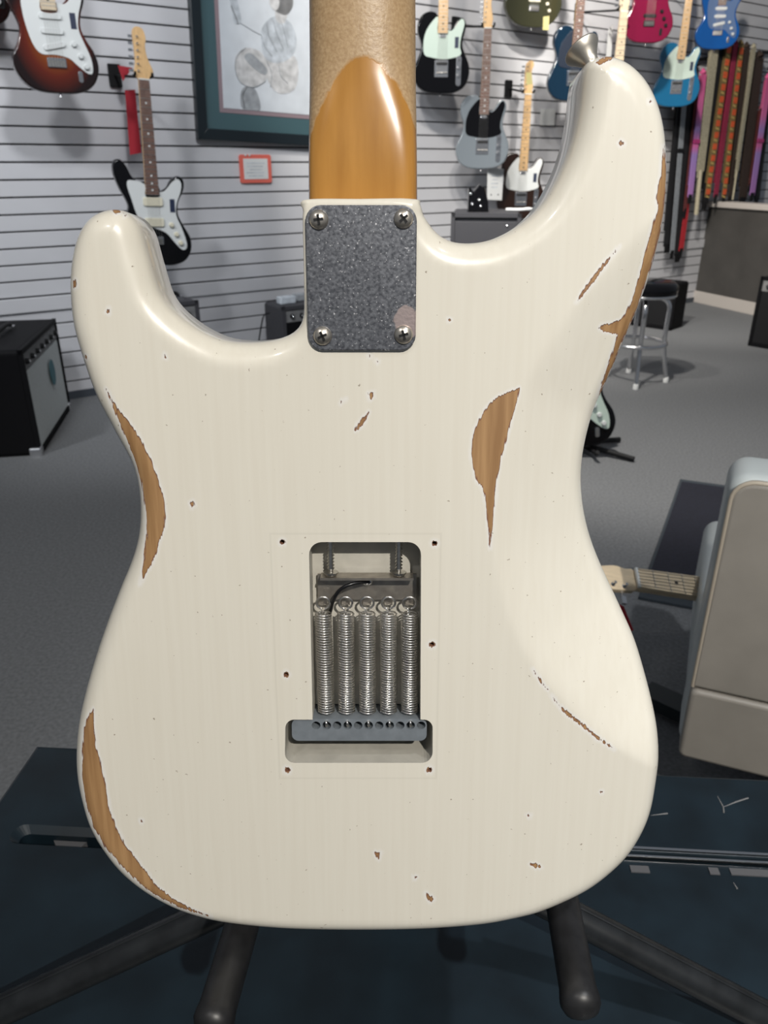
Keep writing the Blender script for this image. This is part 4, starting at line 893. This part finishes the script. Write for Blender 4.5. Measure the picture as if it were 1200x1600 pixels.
# ------------------------------------------------------------------ amplifiers
def amp(label, mw, w, h, d, grille, shell, front_tilt=0., panel_=True, badge=False, corners=True, handle=True, nk_=7, group='amplifiers'):
    """origin at floor, front face towards +z of local x/y frame: x width, y up, z front"""
    e = empty('amplifier', mw, label, 'amplifier', group)
    k = MB(); k.prism(rrect(w, h, .02, w/2, h/2), -d, -.015, .006); k.build('cabinet', shell, e)
    k = MB()
    ph = .085*h/.5 if panel_ else .02
    for c, s_ in (((w/2, .012, -.0075), (w, .024, .017)), ((w/2, h-.01, -.0075), (w, .02, .017)), ((.01, h/2, -.0075), (.02, h, .017)), ((w-.01, h/2, -.0075), (w, h, .017))):
        if s_[0] == w and s_[1] == h: s_ = (.02, h, .017)
        k.box(c, s_)
    k.build('front_rim', shell, e)
    k = MB(); k.prism(rrect(w-.04, h-.044-ph, .004, w/2, (h-.02-ph+.024)/2), -.015, -.006, .002); k.build('grille_cloth', grille, e)
    if panel_:
        k = MB(); k.box((w/2, h-.02-ph/2, -.010), (w-.04, ph-.01, .010)); cp = k.build('control_panel', M['g3'], e)
        for i in range(nk_):
            k = MB(); k.lathe([(.013, 0), (.011, .014), (.008, .016)], 12, (.06+(w-.12)*i/(nk_-1), h-.02-ph/2, -.005)); o = k.build('knob', M['blackmat'], cp)
            q = MB(); q.lathe([(.006, 0), (.004, .002)], 8, (.06+(w-.12)*i/(nk_-1), h-.02-ph/2, .011)); q.build('knob_cap', M['chrome'], o)
    if corners:
        for cx in (.014, w-.014):
            for cy in ((.014,) if h < .6 else (.014, h-.014)):
                k = MB(); k.prism(rrect(.05, .05, .012, cx, cy), -.045, .004, .006); k.build('corner_guard', M['chrome'], e)
    if handle:
        k = MB(); k.tube(spline([(w*.32, h+.002, -d/2), (w*.36, h+.025, -d/2), (w/2, h+.03, -d/2), (w*.64, h+.025, -d/2), (w*.68, h+.002, -d/2)], 4, False), .010, 8); k.build('handle', M['blackmat'], e)
        for xx in (w*.32, w*.68):
            k = MB(); k.box((xx, h+.006, -d/2), (.04, .012, .03)); k.build('handle_cap', M['chrome'], e)
    return e
A = on_z(65, 712); B = on_z(111, 638); x = (B-A); wA = x.length; x.normalize(); zf = x.cross(Vector((0, 0, 1)))
if zf.x < 0: zf = -zf
hA = .50
for hh in np.arange(.2, 1.0, .005):
    if proj(np.array(A)+[0, 0, hh])[1] < 549: hA = hh; break
AM = frame_mtx(A, x, (0, 0, 1), x.cross(Vector((0, 0, 1))))
a1 = amp('black combo amplifier with silver grille and knobs at the left edge', AM, wA, hA, .30, M['grille'], M['tolex'])
tg_ = MB(); tg_.prism([(wA*.62+.045*math.cos(t), hA*.56+.06*math.sin(t)) for t in np.linspace(0, 6.28, 17)[:-1]], 0, .003); tg_ = tg_.build('hang_tag', mat('teal_tag', (.05, .16, .19), .6), mw=AM @ Matrix.Translation((0, 0, .004)))
tag(tg_, 'oval teal tag hanging on the grille of the black combo amplifier', 'tag')
def small_amp(label, tl, tr, off, w, d, h=None, grille='tolex', shell='tolexgrey', **kw):
    p = on_wall(*tl, off); hh = p.z; base = Vector((p.x, p.y, 0))
    return amp(label, frame_mtx(base, WD, (0, 0, 1), WN), w, hh, d, M[grille], M[shell], **kw), base, hh
s1, _, h1 = small_amp('small grey-topped practice amplifier left of the neck plate', (441, 480), None, .38, .30, .22, badge=False, corners=False, nk_=4, handle=False)
for i, (xx, zz_) in enumerate(((.08, -.10), (.2, -.14))):
    k = MB(); k.prism(rrect(.10, .06, .01, xx, 0), 0, .04, .006); k.build('effects_pedal', M['g1'] if i == 0 else M['g2'], mw=s1.matrix_world @ Matrix.Translation((0, h1, zz_)) @ Matrix.Rotation(-math.pi/2, 4, 'X'))
    o = bpy.data.objects['effects_pedal' if i == 0 else 'effects_pedal.001']; tag(o, ['pale grey pedal on the left of the small practice amplifier', 'darker grey pedal on the right of the small practice amplifier'][i], 'pedal', 'pedals on the practice amplifier')
s2_, _, _ = small_amp('small dark amplifier behind the left cutaway of the white guitar', (250, 475), None, .42, .20, .2, corners=False, nk_=4, grille='blackmat')
P0 = on_y(705, 333, 4.25); hG = P0.z
GA = amp('dark grey tolex amplifier cabinet standing behind the right cutaway', frame_mtx(Vector((P0.x, P0.y, 0)), Vector((1, -.12, 0)).normalized(), (0, 0, 1), Vector((1, -.12, 0)).normalized().cross(Vector((0, 0, 1)))), .36, hG, .42, M['tolexgrey'], M['tolexgrey'], panel_=False, corners=False, handle=False)
k = MB(); k.lathe([(.006, 0), (.005, .003), (0, .004)], 10, (.29, hG-.06, -.004)); k.build('rivet', M['chrome'], GA)
# unidentified glossy black object and a cable on that amplifier
q = P0+Vector((.15, .12, 0))
sm_e = empty('black_object', placed((q.x, q.y, hG)), 'small glossy black object with chrome bits standing on the grey amplifier', 'pedal')
k = MB(); k.prism([(-.055, 0), (.055, 0), (.05, .05), (.03, .115), (.0, .135), (-.03, .10), (-.055, .12)], -.035, .035, .008); o = k.xf(Matrix.Rotation(math.pi/2, 4, 'X')).build('shell', M['black'], sm_e)
for xx, zz_ in ((-.045, .09), (-.035, .04), (.01, .03), (.0, .06)):
    k = MB(); k.lathe([(.008, 0), (.006, .006), (0, .008)], 10, (xx, -.036, zz_), (0, -1, 0)); k.build('chrome_stud', M['chrome'], sm_e)
cbp = [P0+Vector(v) for v in ((.30, .10, .012), (.36, .03, .015), (.40, .0, .02), (.43, .05, .012), (.42, .16, .01))]
k = MB(); k.tube(spline([tuple(p) for p in cbp], 5, False), .008, 8); tag(k.build('cable', M['paper']), 'white cable lying on the grey amplifier next to the horn', 'cable')
kb = P0+Vector((.33, .05, -.06)); 
k = MB(); k.tube(spline([tuple(on_wall(*p, .3)) for p in ((421, 489), (413, 492), (409, 505), (405, 530), (402, 560), (395, 600))], 4, False), .004, 6); tag(k.build('power_cord', M['blackmat']), 'thin black cord dropping from the small practice amplifier to the floor', 'cord')
# amps on the right
def floor_amp(label, px_l, px_r, ytop, d, **kw):
    a_ = on_z(*px_l); b2 = on_z(*px_r); x_ = b2-a_; w = x_.length; x_.normalize(); hh = .5
    for t in np.arange(.1, 1.4, .005):
        if proj(np.array(a_)+[0, 0, t])[1] < ytop: hh = t; break
    return amp(label, frame_mtx(a_, x_, (0, 0, 1), x_.cross(Vector((0, 0, 1)))), w, hh, d, M['blackmat'], M['tolex'], **kw)
floor_amp('black amplifier against the slat wall behind the chrome stool', (985, 508), (1048, 517), 438, .2, corners=False, handle=False, panel_=False)
floor_amp('black amplifier cut off by the right picture edge', (1168, 540), (1260, 556), 432, .3, corners=False, handle=False, panel_=True)
# ------------------------------------------------------------------ bar stool
f1 = on_z(993, 608); f2 = on_z(1040, 597); sv = f2-f1; ctr = (f1+f2)/2+Vector((-sv.y, sv.x, 0))/2; rF = sv.length*.7071
st = empty('bar_stool', placed((ctr.x, ctr.y, 0)), 'chrome bar stool with round black padded seat near the right wall', 'stool')
hS = .62
for t in np.arange(.3, 1.2, .005):
    if proj(np.array([ctr.x, ctr.y, t]))[1] < 440: hS = t; break
rT = rF*.78
k = MB(); k.lathe([(.0, -.075), (.16, -.075), (.175, -.06), (.18, -.02), (.16, 0), (.08, .008), (0, .01)], 28, (0, 0, hS)); k.build('seat', M['black'], st)
k = MB(); k.lathe([(.172, -.074), (.178, -.068), (.178, -.062), (.172, -.058)], 28, (0, 0, hS)); k.build('seat_band', M['chrome'], st)
a0 = math.atan2(f1.y-ctr.y, f1.x-ctr.x)
for i in range(4):
    a = a0+i*math.pi/2; c, s_ = math.cos(a), math.sin(a)
    k = MB(); k.tube(spline([(.03*c, .03*s_, hS-.085), (rT*.7*c, rT*.7*s_, hS-.088), (rT*c, rT*s_, hS-.13), (rT*c, rT*s_, hS*.55), (rT*1.02*c, rT*1.02*s_, hS*.36), (rF*c, rF*s_, 0.012)], 4, False), .0125, 10); o = k.build('leg', M['chrome'], st)
    k = MB(); k.lathe([(.016, 0), (.016, .02), (.013, .03)], 10, (rF*c, rF*s_, 0)); k.build('foot_tip', M['paper'], o)
rr = rT*1.08; k = MB(); k.tube([(rr*math.cos(t), rr*math.sin(t), hS*.40) for t in np.linspace(0, 2*math.pi, 33)[:-1]], .011, 8, closed=True); k.build('foot_ring', M['chrome'], st)
# ------------------------------------------------------------------ guitar on floor stand, right of the white guitar's waist
fp = on_z(935, 716)
fg = solve_depth((912, 704), 560, .33)
nv = Vector((-fg.x*.6+.25, -fg.y, 0)).normalized()
gp = on_z(903, 720); gp = Vector((gp.x, gp.y+.03, .045))
xv = Vector((0, 0, 1)).cross(nv).normalized(); RM = frame_mtx(gp, xv, (0, 0, 1), nv) @ Matrix.Rotation(math.radians(-12), 4, 'X') @ Matrix.Rotation(math.radians(6), 4, 'Z')
g12 = empty('electric_guitar', RM, 'black guitar with white pearl pickguard on a floor stand beside the white waist', 'guitar')
make_guitar(g12, 'double', M['black'], M['mint'], M['rosewood'], M['maple'], sticker=False)
s3 = empty('guitar_stand', placed((gp.x, gp.y, 0)), 'low black tripod stand on the carpet under the black floor guitar', 'guitar stand')
I = s3.matrix_world.inverted()
hb_ = Vector((gp.x+.02, gp.y+.10, .035))
for p in ((990, 722), (967, 691), (830, 722)):
    e_ = on_z(*p); e_.z = .013; k = MB(); k.tube([I @ hb_, I @ e_], .012, 8); k.build('leg', M['blackmat'], s3)
k = MB(); k.tube([I @ hb_, I @ Vector((gp.x, gp.y+.17, .55))], .011, 8); k.build('post', M['blackmat'], s3)
for sx in (-.07, .07):
    k = MB(); k.tube([(sx*.3, .10, .04), (sx, .0, .03), (sx, -.045, .035), (sx, -.06, .05)], .009, 8); k.build('cradle_arm', M['blackmat'], s3)
# ------------------------------------------------------------------ rug
rq = [on_z(*p) for p in ((1062, 752), (1200, 771), (1128, 962), (997, 937))]; rc = sum(rq, Vector())/4
rg = empty('floor_mat', placed(rc), 'dark navy floor mat behind the armchair', 'mat')
k = MB(); k.prism([(q.x-rc.x, q.y-rc.y) for q in rq], .001, .010, .003); k.build('border', M['matedge'], rg)
k = MB(); k.prism([((q.x-rc.x)*.93, (q.y-rc.y)*.93) for q in rq], .009, .014, .002); k.build('pile', M['mat'], rg)
# ------------------------------------------------------------------ armchair
cy = 1.02
Lb = on_y(1056, 1170, cy); rot = math.radians(-22.4)
zb = Lb.z
tp_ = on_y(1146, 742, cy); zt = tp_.z
ch = empty('armchair', placed((Lb.x, Lb.y, 0), rot), 'pale grey leather armchair with taupe back panel seen from behind at right', 'armchair')
wC, dC = .62, .62
def rbox(name, x0, x1, y0, y1, z0, z1, r, m, par=ch, steps=4):
    k = MB(); w, h = x1-x0, z1-z0
    k.prism(rrect(w, h, r, (x0+x1)/2, (z0+z1)/2, 6), -y1, -y0, r*.6, 0, True, steps); k.xf(Matrix.Rotation(math.pi/2, 4, 'X')); return k.build(name, m, par)
zbnd = on_y(1066, 1068, cy).z
bk = rbox('backrest', 0, wC, .005, .105, zb, zt, .028, M['leatherpale'])
x0_, x1_, z0_, z1_, r_ = .006, wC-.006, zbnd, zt-.006, .03
pout = [(x0_, z0_), (x1_, z0_)]+[(x1_-r_+r_*math.cos(t), z1_-r_+r_*math.sin(t)) for t in np.linspace(0, math.pi/2, 7)]+[(x0_+r_+r_*math.cos(t), z1_-r_+r_*math.sin(t)) for t in np.linspace(math.pi/2, math.pi, 7)]
k = MB(); k.prism(pout, -.04, .008, .006, 0, False, 3); k.xf(Matrix.Rotation(math.pi/2, 4, 'X')); k.build('back_panel', M['leather'], bk)
k = MB(); k.tube([(p[0], -.004, p[1]) for p in pout[1:]+pout[:1]], .0038, 6); k.build('piping', M['piping'], bk)
rbox('base_band', .004, wC-.004, -.012, .06, zb-.005, zbnd-.003, .012, M['leather'], bk)
zarm = on_y(1100, 838, 1.42).z-.035
for x0, x1 in ((.004, .10), (wC-.10, wC-.004)):
    rbox('armrest', x0, x1, .088, dC, zb, zarm, .03, M['leatherpale'])
rbox('seat', .10, wC-.10, .088, dC-.01, zb, zarm-.09, .03, M['leatherpale'])
k = MB(); k.tube([(wC/2, dC/2-.02, .05), (wC/2, dC/2-.02, zb+.01)], .035, 14); k.build('column', M['basedark'], ch)
cw_ = ch.matrix_world @ Vector((wC/2, dC/2-.02, 0)); tl_ = on_z(1008, 1082, .035)-cw_; a0 = math.atan2(tl_.y, tl_.x)-rot; ll = min(math.hypot(tl_.x, tl_.y), .62)
for i in range(4):
    a = a0+math.pi/2*i; R = Matrix.Rotation(a, 3, 'Z'); k = MB(); k.box(Vector((wC/2, dC/2-.02, .035))+R @ Vector((ll/2, 0, 0)), (ll, .06, .03), 0, R); k.build('base_leg', M['basedark'], ch)
print('leg', ll, math.degrees(a0))
# guitar lying across the chair, its neck poking out on the left
nutp = on_y(997, 902, 1.34); far = on_y(1092, 916, 1.36); ax = (nutp-far).normalized()
front = Vector((0, -.55, .83)); front = (front-ax*front.dot(ax)).normalized(); xr = ax.cross(front)
RM = frame_mtx(nutp, xr, ax, front) @ Matrix.Translation((0, -.743, -.0125))
g13 = empty('electric_guitar', RM, 'guitar lying across the armchair with its maple headstock poking out', 'guitar')
make_guitar(g13, 'single', paint('butter', (.50, .36, .12)), M['white'], M['palemaple'], M['palemaple'])
tq = [on_y(*p, 1.33) for p in ((966, 944), (975, 948), (990, 985), (978, 990))]; o = sum(tq, Vector())/4
k = MB(); k.add([tuple(q-o) for q in tq]+[tuple(q-o+Vector((0, .002, 0))) for q in tq], [(0, 1, 2, 3), (7, 6, 5, 4), (0, 4, 5, 1), (1, 5, 6, 2), (2, 6, 7, 3), (3, 7, 4, 0)]); tag(k.build('hang_tag', M['red'], mw=Matrix.Translation(o)), 'red tag hanging from the maple headstock by the armchair', 'tag')
for o in COL.objects:
    if o.type == 'EMPTY' and o.name.startswith('electric_guitar'): print(o.name, o['label'], [round(v, 2) for v in o.matrix_world.translation], 'off', round(float(np.array(o.matrix_world.translation)@WN)+WALL_D, 2))
print('amp', wA, hA, 'hG', hG, 'stool', hS, rF, 'chair', zb, zt, 'case', a)
